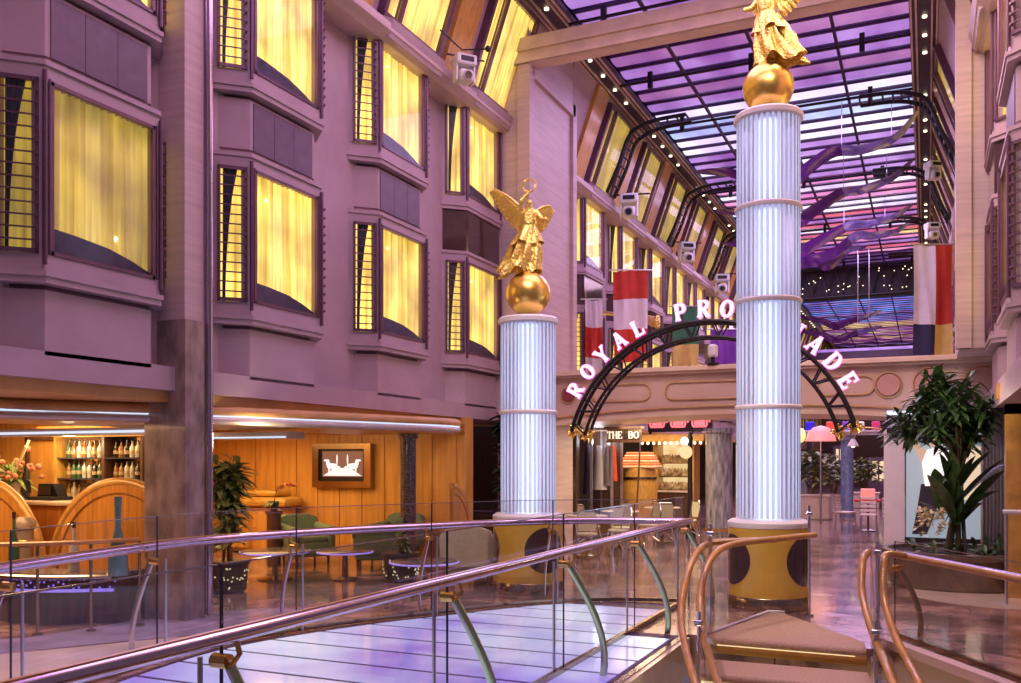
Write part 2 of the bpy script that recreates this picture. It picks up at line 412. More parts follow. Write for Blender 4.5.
# left and right shells
XL = -7.77; XR = 1.17; XM = (XL + XR) / 2
wl = MB().bb(XL - .3, XL, 2, 76, 2.6, 8.1)
struct(wl.build('wall_left', M['paint']))
wr = MB().bb(XR, XR + .3, 9, 76, 2.6, 8.1)
struct(wr.build('wall_right', M['paint']))
SL = [(-7.5, 8.28), (-6.78, 10.34)]
def slope_wall(side):
    f = MB()
    for (y0, y1) in ((2, 15.8), (18.2, 76)):
        pl = [(-8.2, 8.1), (SL[0][0], 8.28), (SL[1][0], 10.34), (-8.2, 10.34)]
        if side > 0: pl = [(2 * XM - x, z) for x, z in pl]
        f.ext(pl, (0, y0, 0), (1, 0, 0), (0, 0, 1), (0, 1, 0), y1 - y0)
    return f
struct(slope_wall(-1).build('wall_left_upper', M['paint']))
struct(slope_wall(1).build('wall_right_upper', M['paint']))
# ledges
def ledge(side):
    f = MB()
    for (y0, y1) in ((2, 15.8), (18.2, 76)):
        pl = [(-7.9, 8.02), (-7.38, 8.02), (-7.22, 8.12), (-7.22, 8.24), (-7.30, 8.30), (-7.9, 8.30)]
        if side > 0: pl = [(2 * XM - x, z) for x, z in pl]
        f.ext(pl, (0, y0, 0), (1, 0, 0), (0, 0, 1), (0, 1, 0), y1 - y0)
    return f
struct(ledge(-1).build('trim_5', M['paint2'])); struct(ledge(1).build('trim_6', M['paint2']))
# lower overhang of the left wall (bottom edge of the cabin floors)
f = MB(); f.bb(-8.2, -7.5, 2, 15.8, 2.52, 2.78); f.bb(-8.2, -7.5, 18.2, 76, 2.52, 2.78)
struct(f.build('trim_7', M['paint']))
f = MB(); f.bb(.84, 1.6, 9, 15.7, 2.48, 2.80); f.bb(.9, 1.6, 18.2, 76, 2.52, 2.78)
struct(f.build('trim_8', M['paint']))

# ---- bay windows
NW = [0]
def outline(f, a, c=None):
    c = f if c is None else c
    return [(-.02, -a - c), (f, -a), (f, a), (-.02, a + c)]
def bay_parts(dark_apron, kind):
    o = bpy.data.objects.new('window_1', None); C.objects.link(o); EMPTY_M[o.name] = Matrix.Identity(4); o['kind'] = 'structure'
    F, A = .33, .70
    b = MB()
    b.prism(outline(F + .03, A), .0, .06); b.prism(outline(F + .05, A + .01), .06, .11); b.prism(outline(F, A), .11, .27)
    b.prism(outline(F, A), 1.89, 2.02); b.prism(outline(F + .025, A), 2.02, 2.07)
    for s in (-1, 1):
        b.prism([(F, s * A), (F, s * (A - .07)), (F - .10, s * (A - .07)), (F - .10, s * (A + .05)), (F - .03, s * (A + .03))], .27, 1.89)
        b.prism([(-.02, s * (A + F)), (-.02, s * (A + F - .18)), (.06, s * (A + F - .10)), (.07, s * (A + F - .07))], .27, 1.89)
    b.build('bay_frame', M['paint'], o)
    # window frames
    fr = MB()
    x = F - .02
    fr.bb(x, x + .035, -.63, .63, .27, .305); fr.bb(x, x + .035, -.63, .63, 1.855, 1.89)
    for s in (-1, 1): fr.bb(x, x + .035, s * .615 - .018, s * .615 + .018, .27, 1.89)
    for s in (-1, 1):
        fr.cyl((F + .02, s * (A + .0), .17), (F + .02, s * (A + .0), 1.97), .022, 8)
        fr.cyl((F + .02, s * (A - .05), .27), (F + .02, s * (A - .05), 1.9), .012, 6)
    for s in (-1, 1):
        # side frame along the chamfer
        p0 = Vector((F - .025, s * (A + .025), 0)); p1 = Vector((.06, s * (A + F - .06), 0)); d = (p1 - p0); L = d.length; d.normalize()
        nn = Vector((.7071, s * .7071, 0))
        for (z0, z1) in ((.27, .31), (1.85, 1.89)): fr.ext([(0, z0), (L, z0), (L, z1), (0, z1)], p0, d, (0, 0, 1), nn, .03)
        for q in (0, L - .03): fr.ext([(q, .27), (q + .03, .27), (q + .03, 1.89), (q, 1.89)], p0, d, (0, 0, 1), nn, .03)
    fr.build('window_frame', M['plum'], o, 40)
    MB().bb(F - .025, F - .013, -.6, .6, .30, 1.86).build('pane', M['paneglass'], o)
    for s in (-1, 1):
        p0 = Vector((F - .025, s * (A + .025), 0)); p1 = Vector((.06, s * (A + F - .06), 0)); d = (p1 - p0); L = d.length; d.normalize()
        nn = Vector((.7071, s * .7071, 0))
        MB().ext([(.02, .3), (L - .02, .3), (L - .02, 1.86), (.02, 1.86)], p0, d, (0, 0, 1), nn, .012).build('side_pane', M['paneglass'], o)
        if kind != 'panel':
            g = MB()
            for i in range(13):
                z = .38 + i * .115
                g.cyl(p0 + nn * .06 + Vector((0, 0, z)) + d * .01, p0 + nn * .06 + d * (L - .01) + Vector((0, 0, z)), .009, 6)
                g.cyl(p0 + nn * .02 + d * .02 + Vector((0, 0, z)), p0 + nn * .07 + d * .02 + Vector((0, 0, z)), .018, 6)
            g.build('glazing_bars', M['plum'], o)
    # curtains
    pth = [Vector((.02, -A - F + .16, 0)), Vector((F - .13, -A + .02, 0)), Vector((F - .13, A - .02, 0)), Vector((.02, A + F - .16, 0))]
    rs = resample(pth, count=120)
    def cf(u, v):
        i = int(round(u * 120)); p = rs[i]; q = 1 + .6 * sin(u * 23)
        off = .018 * sin(u * 150 + 1.2 * sin(u * 17)) * q * (1 + .3 * v)
        return (p.x + off, p.y, .25 + v * 1.66)
    MB().grid(cf, 120, 6).build('curtain', M['curtain_dim'] if kind == 'dim' else M['curtain'], o, True)
    # gathered drape seen in the side pane
    def df(u, v):
        z = .27 + v * 1.6; wd = .02 + .16 * v * v
        t = u * wd
        p0 = Vector((.09, -(A + F - .15), 0)); dd = Vector((.7071, .7071, 0)).normalized()
        return p0 + dd * t + Vector((.02 * sin(u * 18), -.03, z))
    MB().grid(df, 14, 10).build('drape', M['drape'], o, True)
    # dark arc of a reflection in the glass, built as a strip
    pl = [(-.66, .27), (.64, .27), (.64, .34), (.4, .42), (.1, .49), (-.3, .53), (-.66, .55)]
    MB().ext(pl, (F - .095, 0, 0), (0, 1, 0), (0, 0, 1), (1, 0, 0), .03).build('reflected_arc', M['reflection'], o)
    # small cabin lamp glow
    MB().sph((F - .11, -.28 if kind != 'dim' else .22, 1.62 if kind != 'dim' else .62), .028, 8, 6, (.4, 1, 1)).build('cabin_lamp', M['cabinlamp'], o)
    # apron below the bay
    ap = MB(); ap.prism(outline(.27, .64), -.66, -.05); ap.prism(outline(.25, .62), -.70, -.66)
    ap.build('apron', M['paint'], o)
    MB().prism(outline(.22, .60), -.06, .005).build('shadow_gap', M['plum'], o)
    if dark_apron:
        g = MB()
        for i in range(3):
            y0 = -.585 + i * .39
            g.bb(.262, .282, y0 + .004, y0 + .386, -.66, -.08)
        g.build('grille_panel', M['plumpanel'], o)
    if kind == 'panel':
        g = MB(); g.prism(outline(F - .01, A - .02), -.74, -.02)
        g.build('dark_panel', M['brownglass'], o)
    return o
bay_low = bay_parts(False, ''); bay_up = bay_parts(True, ''); bay_dim = bay_parts(False, 'dim')
bay_pl = bay_parts(True, 'panel'); bay_pl0 = bay_parts(False, 'glossy')
def copywin(src, loc, rot):
    NW[0] += 1
    return dup(src, loc, rot)
ZR = (3.4, 6.2)
PITCH = 2.835
CYS = [6.57 + PITCH * i for i in range(-1, 4)] + [21.2 + 2.88 * i for i in range(19)]
used = set()
def win(src, loc, rot):
    if src.name not in used:
        used.add(src.name); KID[src.name] = [(c, kids(c)) for c in kids(src)]
        put(src, loc, rot); return src
    return dup(src, loc, rot)
for i, cy in enumerate(CYS):
    idx = i - 1
    near = cy < 15.8
    lo = bay_dim if idx == 0 else (bay_pl0 if idx == 3 or not near else bay_low)
    up = bay_pl if idx == 3 or not near else bay_up
    win(lo, (XL, cy, ZR[0]), (0, 0, 0)); win(up, (XL, cy, ZR[1]), (0, 0, 0))
    if cy > 9.5:
        win(bay_low if near else bay_pl0, (XR, cy, ZR[0]), (0, 0, PI)); win(up, (XR, cy, ZR[1]), (0, 0, PI))
# ---- sloped attic windows
PHI = math.atan2(SL[1][0] - SL[0][0], SL[1][1] - SL[0][1]); SLEN = math.hypot(SL[1][0] - SL[0][0], SL[1][1] - SL[0][1])
def attic(cm='curtain'):
    o = bpy.data.objects.new('window_2', None); C.objects.link(o); EMPTY_M[o.name] = Matrix.Identity(4); o['kind'] = 'structure'
    f = MB()
    f.bb(0, .16, -.86, .86, .10, .20); f.bb(0, .12, -.86, .86, 1.95, 2.02)
    for y in (-.86, -.46, .78): f.bb(0, .14, y, y + .08, .15, 2.0)
    f.build('window_frame', M['plum'], o)
    f = MB(); f.prism([(0, -.95), (.30, -.8), (.30, .8), (0, .95)], -.14, .12)
    f.build('window_sill', M['paint'], o)
    MB().bb(.085, .097, -.78, -.46, .2, 1.95).build('side_pane', M['paneglass'], o)
    MB().bb(.085, .097, -.38, .78, .2, 1.95).build('pane', M['paneglass'], o)
    def cf(u, v): return (.045 + .016 * sin(u * 110 + sin(u * 19)), -.8 + u * 1.6, .18 + v * 1.8)
    MB().grid(cf, 90, 5).build('curtain', M[cm], o, True)
    return o
att = attic()
first = True
woodpan = [None]
def gold_panel(y0, y1, side):
    f = MB(); f.bb(0, .09, y0, y1, -.05, 2.12)
    return f
nt_ = [20]
att_far = attic('curtain_dim')
for i, cy in enumerate(CYS):
    for side in (-1, 1):
        if side > 0 and cy < 15: continue
        loc = (SL[0][0] if side < 0 else 2 * XM - SL[0][0], cy + (.1 if side < 0 else 0), SL[0][1]); rot = (0, PHI, 0 if side < 0 else PI)
        win(att if cy < 16 else att_far, loc, rot)
        g = gold_panel(-1.76, -1.10, 0)
        o = g.build('trim_%d' % nt_[0], M['goldwood']); struct(o); nt_[0] += 1; put(o, loc, rot)

# ---- portal
f = MB()
f.bb(-8.3, -6.87, 15.8, 18.2, 2.5, 10.5); f.bb(-7.5, -6.87, 15.8, 18.2, 0, 2.5)
f.bb(-7.05, -6.80, 15.72, 15.95, 2.5, 9.3); f.bb(-7.05, -6.80, 18.05, 18.26, 2.5, 9.3); f.bb(-7.05, -6.80, 15.9, 18.2, 9.05, 9.3)
struct(f.build('trim_9', M['paint2']))
f = MB(); f.bb(.45, 1.6, 15.8, 18.2, 3.5, 10.5); f.bb(.40, .62, 15.74, 15.95, 3.5, 9.3)
struct(f.build('trim_10', M['paint2']))
f = MB()
f.bb(-7.6, 1.6, 15.70, 16.05, 9.24, 9.60); f.bb(-7.6, 1.6, 15.64, 15.72, 9.46, 9.70); f.bb(-7.6, 1.6, 15.66, 15.72, 9.24, 9.32)
struct(f.build('trim_11', M['beige']))
# ---- marble pier with chromed edge between the first two bays
f = MB(); f.bb(-7.95, -7.35, 7.55, 7.84, 0, 3.3); struct(f.build('trim_12', M['marble']))
f = MB(); f.bb(-7.85, -7.38, 7.57, 7.84, 3.3, 10.3); struct(f.build('trim_13', M['paint2']))
f = MB(); f.cyl((-7.33, 7.90, .02), (-7.33, 7.90, 10.2), .035, 10); f.cyl((-7.40, 7.92, .02), (-7.40, 7.92, 10.2), .03, 10)
struct(f.build('trim_14', M['railmetal'], None, True))

# ---- ceiling
ZC = 10.34
f = MB(); f.bb(XL - .5, -6.8, 1, 76, ZC, ZC + .3); f.bb(2 * XM + 6.8, XR + .5, 1, 76, ZC, ZC + .3); f.bb(XL - .5, XR + .5, 1, 76, ZC + .55, ZC + .7)
struct(f.build('ceiling', M['rib']))
def panelmat(name, c, st, c2): return emis(name, c, st, col2=c2, scale=.7, stretch=(1, .3, 1), base=(.35, .25, .45), rough=.15)  # glow noise holds the panels' mirrored light and highlights along with lit bands
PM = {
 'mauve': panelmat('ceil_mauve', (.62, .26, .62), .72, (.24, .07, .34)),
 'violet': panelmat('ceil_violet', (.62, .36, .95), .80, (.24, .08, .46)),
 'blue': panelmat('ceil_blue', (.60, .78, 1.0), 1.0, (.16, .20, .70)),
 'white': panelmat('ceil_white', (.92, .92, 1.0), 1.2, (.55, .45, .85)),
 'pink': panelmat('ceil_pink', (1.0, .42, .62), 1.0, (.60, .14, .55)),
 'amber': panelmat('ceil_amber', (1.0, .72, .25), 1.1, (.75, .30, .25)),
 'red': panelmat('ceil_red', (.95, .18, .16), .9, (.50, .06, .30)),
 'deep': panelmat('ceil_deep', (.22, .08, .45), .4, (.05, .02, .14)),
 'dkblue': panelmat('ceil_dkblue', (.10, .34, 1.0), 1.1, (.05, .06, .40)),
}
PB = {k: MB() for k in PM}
pt = .72; yy = 3.0; i = 0
ribs = MB()
rnd = random.Random(3)
cp = thing('ceiling_panels', 'violet, blue and amber panels of the arched atrium ceiling, light bands and reflections put in as glow', 'ceiling panels', (XM, 30, ZC))
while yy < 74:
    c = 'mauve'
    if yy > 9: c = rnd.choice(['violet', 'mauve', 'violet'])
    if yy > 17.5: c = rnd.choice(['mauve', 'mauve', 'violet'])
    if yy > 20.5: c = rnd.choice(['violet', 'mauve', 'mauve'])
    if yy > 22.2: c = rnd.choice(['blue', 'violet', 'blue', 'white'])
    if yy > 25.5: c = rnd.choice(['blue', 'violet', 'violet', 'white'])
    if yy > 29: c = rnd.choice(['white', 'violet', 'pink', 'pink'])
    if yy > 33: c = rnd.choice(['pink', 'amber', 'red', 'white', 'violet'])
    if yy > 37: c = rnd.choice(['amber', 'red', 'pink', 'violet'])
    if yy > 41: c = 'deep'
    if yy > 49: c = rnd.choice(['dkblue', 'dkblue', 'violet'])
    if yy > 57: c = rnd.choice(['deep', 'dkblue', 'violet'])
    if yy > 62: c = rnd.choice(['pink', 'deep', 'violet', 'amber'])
    # slightly wavy mirror panels between ribs, their reflections put in as glow
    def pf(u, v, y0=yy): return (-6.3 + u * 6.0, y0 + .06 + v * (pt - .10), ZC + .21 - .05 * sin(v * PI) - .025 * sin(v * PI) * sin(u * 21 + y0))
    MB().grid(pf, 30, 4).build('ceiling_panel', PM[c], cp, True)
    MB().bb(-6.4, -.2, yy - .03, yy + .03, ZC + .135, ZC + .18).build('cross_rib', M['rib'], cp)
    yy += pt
nn_ = 40
CPX = 0 #, 'violet, blue and amber panels of the arched atrium ceiling, light bands and reflections put in as glow', 'ceiling panels', (XM, 30, ZC))
for x in (-4.9, -3.3, -1.7): MB().bb(x - .03, x + .03, 2, 74, ZC - .02, ZC + .04).build('long_rail', M['rib'], cp)
for y in (10.2, 13.3, 16.5, 19.7, 22.6, 28.8, 35.0):
    f = MB(); f.cyl((-6.3, y, ZC - .14), (-.3, y, ZC - .14), .035, 6)
    for x in (-5.6, -3.4, -1.2): f.bb(x - .05, x + .05, y - .05, y + .05, ZC - .32, ZC + .05)
    f.build('hanging_truss', M['black'], cp)
# downlight strips either side of the ceiling
for side in (-1, 1):
    x = -6.55 if side < 0 else 2 * XM + 6.55
    t = thing('ceiling_strip', 'dark slotted ceiling strip with small downlights along the ' + ('left wall' if side < 0 else 'right wall'), 'ceiling light', (x, 30, ZC))
    f = MB(); f.bb(x - .27, x + .27, 2, 74, ZC - .02, ZC + .08); f.build('strip_back', M['grille'], t)
    f = MB()
    for q in (-.24, -.15, .13, .22): f.bb(x + q - .018, x + q + .018, 2, 74, ZC - .06, ZC - .02)
    f.build('slat', M['beige'], t)
    for j in range(46):
        y = 8.4 + (j // 4) * 5.0 + (j % 4) * .85
        MB().lathe([(.045, 0), (.045, .03)], 10, (x, y, ZC - .055)).build('downlight', M['downlight'], t)
# far end of the promenade
f = MB(); f.bb(XL - .5, XR + .5, 75, 75.4, 0, ZC + .5); struct(f.build('wall_back', M['plumpanel']))
# ================================================================= COLUMNS AND STATUES
def shaft_mod(a, z): return 1 - .085 * (1 if sin(a * 36) > .1 else 0)
def frost():
    m, n, l, b = nt('frosted_acrylic')
    o = n['Material Output']; tr = n.new('ShaderNodeBsdfRefraction'); mx = n.new('ShaderNodeMixShader')
    tr.inputs[0].default_value = (.95, .96, 1, 1); tr.inputs['Roughness'].default_value = .5; tr.inputs['IOR'].default_value = 1.12; mx.inputs[0].default_value = .60
    b.inputs['Base Color'].default_value = (.82, .80, .92, 1); b.inputs['Roughness'].default_value = .3
    l.new(b.outputs[0], mx.inputs[1]); l.new(tr.outputs[0], mx.inputs[2]); l.new(mx.outputs[0], o.inputs[0])
    return m
M['frost'] = frost()
def ridge():
    m, n, l, b = nt('frosted_ridge')
    o = n['Material Output']; tr = n.new('ShaderNodeBsdfTranslucent'); mx = n.new('ShaderNodeMixShader')
    tr.inputs[0].default_value = (.97, .96, 1, 1); mx.inputs[0].default_value = .62
    b.inputs['Base Color'].default_value = (.92, .90, .97, 1); b.inputs['Roughness'].default_value = .35
    l.new(b.outputs[0], mx.inputs[1]); l.new(tr.outputs[0], mx.inputs[2]); l.new(mx.outputs[0], o.inputs[0])
    return m
M['ridge'] = ridge()
M['core'] = emis('column_core', (.58, .70, 1.0), 2.2, col2=(.50, .62, 1.0), scale=2)
def column(x, y, zs, label):
    t = thing('fluted_column', label, 'column', (x, y, 0))
    b = MB(); b.lathe([(.47, .0), (.475, .10), (.475, .13), (.47, .13), (.47, .95), (.44, .985)], 48, (x, y, 0)); b.build('pedestal', M['yellow'], t, 40)
    b = MB(); b.lathe([(.478, .002), (.482, .02), (.482, .14), (.474, .15)], 48, (x, y, 0)); b.build('plinth_band', M['bronze'], t, 40)
    # dark round openings in the pedestal wall
    for a in ((217, 341, 99) if zs[-1] > 5 else (324, 204, 84)):
        b = MB()
        def hole(u, v, a=a):
            ph = u * 2 * PI; r = .30 * v
            return (x + .474 * cos(R(a) + r * cos(ph) / .47), y + .474 * sin(R(a) + r * cos(ph) / .47), .58 + r * sin(ph))
        b.grid(hole, 32, 6, closed=True); b.build('round_window', M['brownglass'], t, True)
    b = MB(); b.lathe([(.40, .955), (.475, .96), (.48, .99), (.48, 1.02), (.44, 1.05), (.40, 1.055)], 40, (x, y, 0)); b.build('base_ring', M['ringwhite'], t, 40)
    for z0, z1 in zip(zs, zs[1:]):
        b = MB()
        def sh(u, v): 
            a = u * 2 * PI; r = .372 * shaft_mod(a, 0); return (x + r * cos(a), y + r * sin(a), z0 + .03 + v * (z1 - z0 - .06))
        b.grid(sh, 288, 2, closed=True); b.m = [0 if sin((i % 288 + .5) / 288 * 2 * PI * 36) > .1 or (i % 8) in (0,) else 1 for i in range(len(b.f))]; b.build('fluted_shaft', [M['frost'], M['ridge']], t, 40)
    for z in zs[1:-1]:
        b = MB(); b.lathe([(.33, z - .03), (.385, z - .03), (.398, z - .01), (.398, z + .012), (.38, z + .03), (.33, z + .03)], 40, (x, y, 0)); b.build('joint_ring', M['ringwhite'], t, 40)
    z = zs[-1]
    b = MB(); b.lathe([(.05, z - .05), (.38, z - .05), (.405, z - .03), (.408, z + .02), (.385, z + .045), (.06, z + .05)], 40, (x, y, 0)); b.build('cap', M['ringwhite'], t, 40)
    b = MB(); b.lathe([(.17, 1.06), (.17, zs[-1] - .05)], 20, (x, y, 0)); b.build('lamp_core', M['core'], t, True)
    return t
COLS = [(-1.745, 11.28), (-4.90, 11.28)]
column(*COLS[0], [1.04, 2.39, 3.66, 4.78, 5.87], 'tall glowing white fluted column on a gold drum, four shaft sections high')
column(*COLS[1], [1.04, 2.40, 3.63], 'short glowing white fluted column on a gold drum, two shaft sections high')

def winged_statue(loc, rz, label, flip=1):
    """globe of radius .3 at the foot, draped winged figure raising a wreath"""
    t = thing('winged_statue', label, 'statue', (0, 0, 0))
    MB().sph((0, 0, .305), .30, 40, 24).build('globe', M['goldball'], t, True)
    z0 = .58
    # one continuous figure: legs, torso, neck, head and arms
    nodes = {'pel': ((0, 0, z0 + .53), .085), 'waist': ((.01, -.01, z0 + .64), .068), 'chest': ((.02, -.03, z0 + .76), .085), 'neck': ((.02, -.04, z0 + .865), .034), 'head': ((.02, -.055, z0 + .93), .052), 'crown': ((.02, -.05, z0 + .985), .035),
      'shl': ((-.085, -.02, z0 + .82), .042), 'ell': ((-.09, -.10, z0 + .95), .036), 'hal': ((.015, -.11, z0 + 1.06), .027),
      'shr': ((.125, -.02, z0 + .81), .042), 'elr': ((.19, -.07, z0 + .70), .038), 'har': ((.27, -.13, z0 + .70), .028),
      'kl': ((-.05, -.05, z0 + .29), .058), 'fl': ((-.06, .0, z0 + .03), .032), 'tl': ((-.06, -.07, z0 + .012), .022),
      'kr': ((.06, -.07, z0 + .29), .058), 'fr': ((.05, -.02, z0 + .03), .032), 'tr': ((.055, -.09, z0 + .012), .022)}
    ed = [('pel', 'waist'), ('waist', 'chest'), ('chest', 'neck'), ('neck', 'head'), ('head', 'crown'), ('chest', 'shl'), ('shl', 'ell'), ('ell', 'hal'), ('chest', 'shr'), ('shr', 'elr'), ('elr', 'har'),
          ('pel', 'kl'), ('kl', 'fl'), ('fl', 'tl'), ('pel', 'kr'), ('kr', 'fr'), ('fr', 'tr')]
    body = skin_mesh('figure', nodes, ed, 'pel', M['gold'], t, 2)
    # drapery: long gown blown back, with deep folds and a ragged flared hem
    def gown(u, v):
        a = u * 2 * PI; z = z0 + .80 - v * .78
        prof = [(.0, .115), (.12, .112), (.22, .095), (.34, .135), (.5, .16), (.7, .20), (.85, .215), (1, .245)]
        for (v0, r0), (v1, r1) in zip(prof, prof[1:]):
            if v0 <= v <= v1: r = r0 + (r1 - r0) * (v - v0) / (v1 - v0)
        back = max(0, v - .35)
        fold = 1 + (.05 + .17 * v) * sin(9 * a + 4 * v + 1.5 * sin(2 * a)) * .8 + .06 * v * sin(17 * a - 6 * v)
        ex = .62 + .38 * min(1, v * 1.2)
        dx = -.16 * back ** 1.3 + .02 * (1 - v); dy = .10 * back - .03 * (1 - v)
        st = 1 + .55 * back * max(0, cos(a - R(165)))
        return (dx + r * fold * st * cos(a), dy + r * fold * ex * sin(a), z - .05 * v * v * sin(5 * a + 1))
    b = MB(); b.grid(gown, 96, 36, closed=True); b.build('gown', M['gold'], t, 80)
    # overfold of the gown at the hips and a mantle end flying behind
    def over(u, v):
        a = u * 2 * PI; z = z0 + .60 - v * .20; r = .125 + .085 * v
        f = 1 + .16 * v * sin(7 * a + 2)
        return (.005 - .03 * v + r * f * cos(a), -.01 + .72 * r * f * sin(a), z - .03 * sin(4 * a))
    b = MB(); b.grid(over, 64, 10, closed=True); b.build('overfold', M['gold'], t, 80)
    def mantle(u, v):
        p = Vector((-.06, .02, z0 + .58)).lerp(Vector((-.24, .06, z0 + .13)), v)
        return (p.x + .05 * sin(u * 9 + v * 3) - .10 * sin(v * PI), p.y + (u - .5) * .20, p.z + .03 * sin(u * 14) - .05 * u)
    b = MB(); b.grid(mantle, 26, 20); b.build('mantle', M['gold'], t, True)
    # wings: rows of feathers as thick lobes
    for s, sweep, up, L in ((-1, .50, .42, .66), (1, .26, .16, .34)):
        b = MB()
        root = Vector((s * .03 + .02, .06, z0 + .80))
        ax = Vector((s * sweep, .20, up)).normalized(); dn = Vector((-.15 * s, .1, -1)); dn = (dn - ax * dn.dot(ax)).normalized()
        nn = ax.cross(dn).normalized()
        def wing(u, v):
            # u along the wing, v across (leading edge to feather tips)
            arch = .05 * sin(u * PI * .85); wd = (.24 * (1 - u * .55) + .08 * sin(u * PI)) * (1 - .25 * u * u)
            tip = v * wd * (1 + .10 * abs(sin(u * 11 * PI)) * v)
            return root + ax * (u * L * (1 + .10 * v)) - dn * arch + dn * tip + nn * (.018 * sin(v * PI) + .008 * sin(v * 3 * PI) * (1 - v) + .007 * sin(u * 22 * PI) * v)
        b.grid(wing, 66, 14)
        n0 = len(b.v); fs = list(b.f)
        b.add([Vector(v) - nn * .014 for v in b.v], [tuple(reversed(f)) for f in fs])
        b.tube([wing(i / 14, 0) for i in range(15)], [.026 - .014 * i / 14 for i in range(15)], 8)
        b.build('wing', M['gold'], t, True)
    # laurel wreath in the raised hand
    b = MB(); c = Vector((.025, -.11, z0 + 1.155)); rr = .085
    b.tube([c + Vector((rr * cos(2 * PI * i / 28), .015 * sin(4 * PI * i / 28), rr * sin(2 * PI * i / 28))) for i in range(28)], .010, 6, closed=True)
    for i in range(22):
        a = 2 * PI * i / 22
        for q in (-1, 1):
            p = c + Vector(((rr + q * .012) * cos(a), 0, (rr + q * .012) * sin(a)))
            dirv = Vector((cos(a + q * .8 + PI / 2) , .25 * q, sin(a + q * .8 + PI / 2)))
            b.tube([p, p + dirv * .016, p + dirv * .034], [.004, .008, .001], 5)
    b.build('wreath', M['gold'], t, True)
    put(t, loc, (0, 0, rz)); t.scale = (flip, 1, 1)
    return t
def skin_mesh(name, nodes, ed, root, material, parent, sub=2, smooth=True):
    keys = list(nodes); me = bpy.data.meshes.new(name + '_skin')
    me.from_pydata([nodes[k][0] for k in keys], [(keys.index(a), keys.index(b)) for a, b in ed], [])
    o = bpy.data.objects.new(name + '_skin', me); C.objects.link(o)
    md = o.modifiers.new('s', 'SKIN'); md.use_smooth_shade = True
    for i, k in enumerate(keys):
        r = nodes[k][1]; r = r if isinstance(r, tuple) else (r, r)
        me.skin_vertices[0].data[i].radius = r
        me.skin_vertices[0].data[i].use_root = (k == root)
    m2 = o.modifiers.new('u', 'SUBSURF'); m2.levels = sub; m2.render_levels = sub
    dg = bpy.context.evaluated_depsgraph_get(); ev = o.evaluated_get(dg)
    nm = bpy.data.meshes.new_from_object(ev); nm.name = name
    bpy.data.objects.remove(o); bpy.data.meshes.remove(me)
    nm.materials.clear(); nm.materials.append(material)
    for p in nm.polygons: p.use_smooth = True
    if parent is not None and parent.name in EMPTY_M: nm.transform(EMPTY_M[parent.name].inverted())
    r = bpy.data.objects.new(name, nm); C.objects.link(r)
    if parent is not None: r.parent = parent
    return r
winged_statue((COLS[1][0], COLS[1][1], 3.70), R(18), 'gilded winged statue raising a wreath on a gold ball atop the short column')
winged_statue((COLS[0][0], COLS[0][1], 5.94), R(-14), 'gilded winged statue on a gold ball atop the tall column, cut by the photo top', -1)

# ================================================================= ARCH SIGN AND BRIDGE
AC = Vector((-3.37, 15.2, 1.64)); AR = 2.43
t = thing('arch_sign', 'dark tubular arch carrying pink neon letters reading royal promenade', 'sign', (AC.x, AC.y, 2.4))
def apt(r, a, dy=0): return Vector((AC.x + r * cos(R(a)), AC.y + dy, AC.z + r * sin(R(a))))
for r, rad in ((AR, .036), (AR - .26, .028)):
    for dy in (-.12, .12):
        b = MB(); b.tube([apt(r, 15 + i * 150 / 60, dy) for i in range(61)], rad, 8); b.build('arch_tube', M['black'], t, True)
for i in range(26):
    a = 18 + i * 5.75
    for dy in (-.12, .12): MB().cyl(apt(AR, a, dy), apt(AR - .26, a + (2.9 if i % 2 else -2.9), dy), .014, 6).build('brace', M['black'], t)
    for q in (AR, AR - .26): MB().cyl(apt(q, a, -.12), apt(q, a, .12), .015, 6).build('rung', M['black'], t)
for a in (15, 165):
    for r in (AR, AR - .26):
        b = MB(); c = apt(r, a); rr_ = random.Random(int(r * 100 + a))
        for i in range(26):
            d = Vector((rr_.gauss(0, 1), rr_.gauss(0, 1), rr_.gauss(0, 1))).normalized()
            b.tube([c, c + d * .08 + Vector((0, 0, .02)), c + d * .15], [.012, .03, .003], 5)
        b.sph(c, .08, 10, 8); b.build('gilded_finial', M['gold'], t, True)
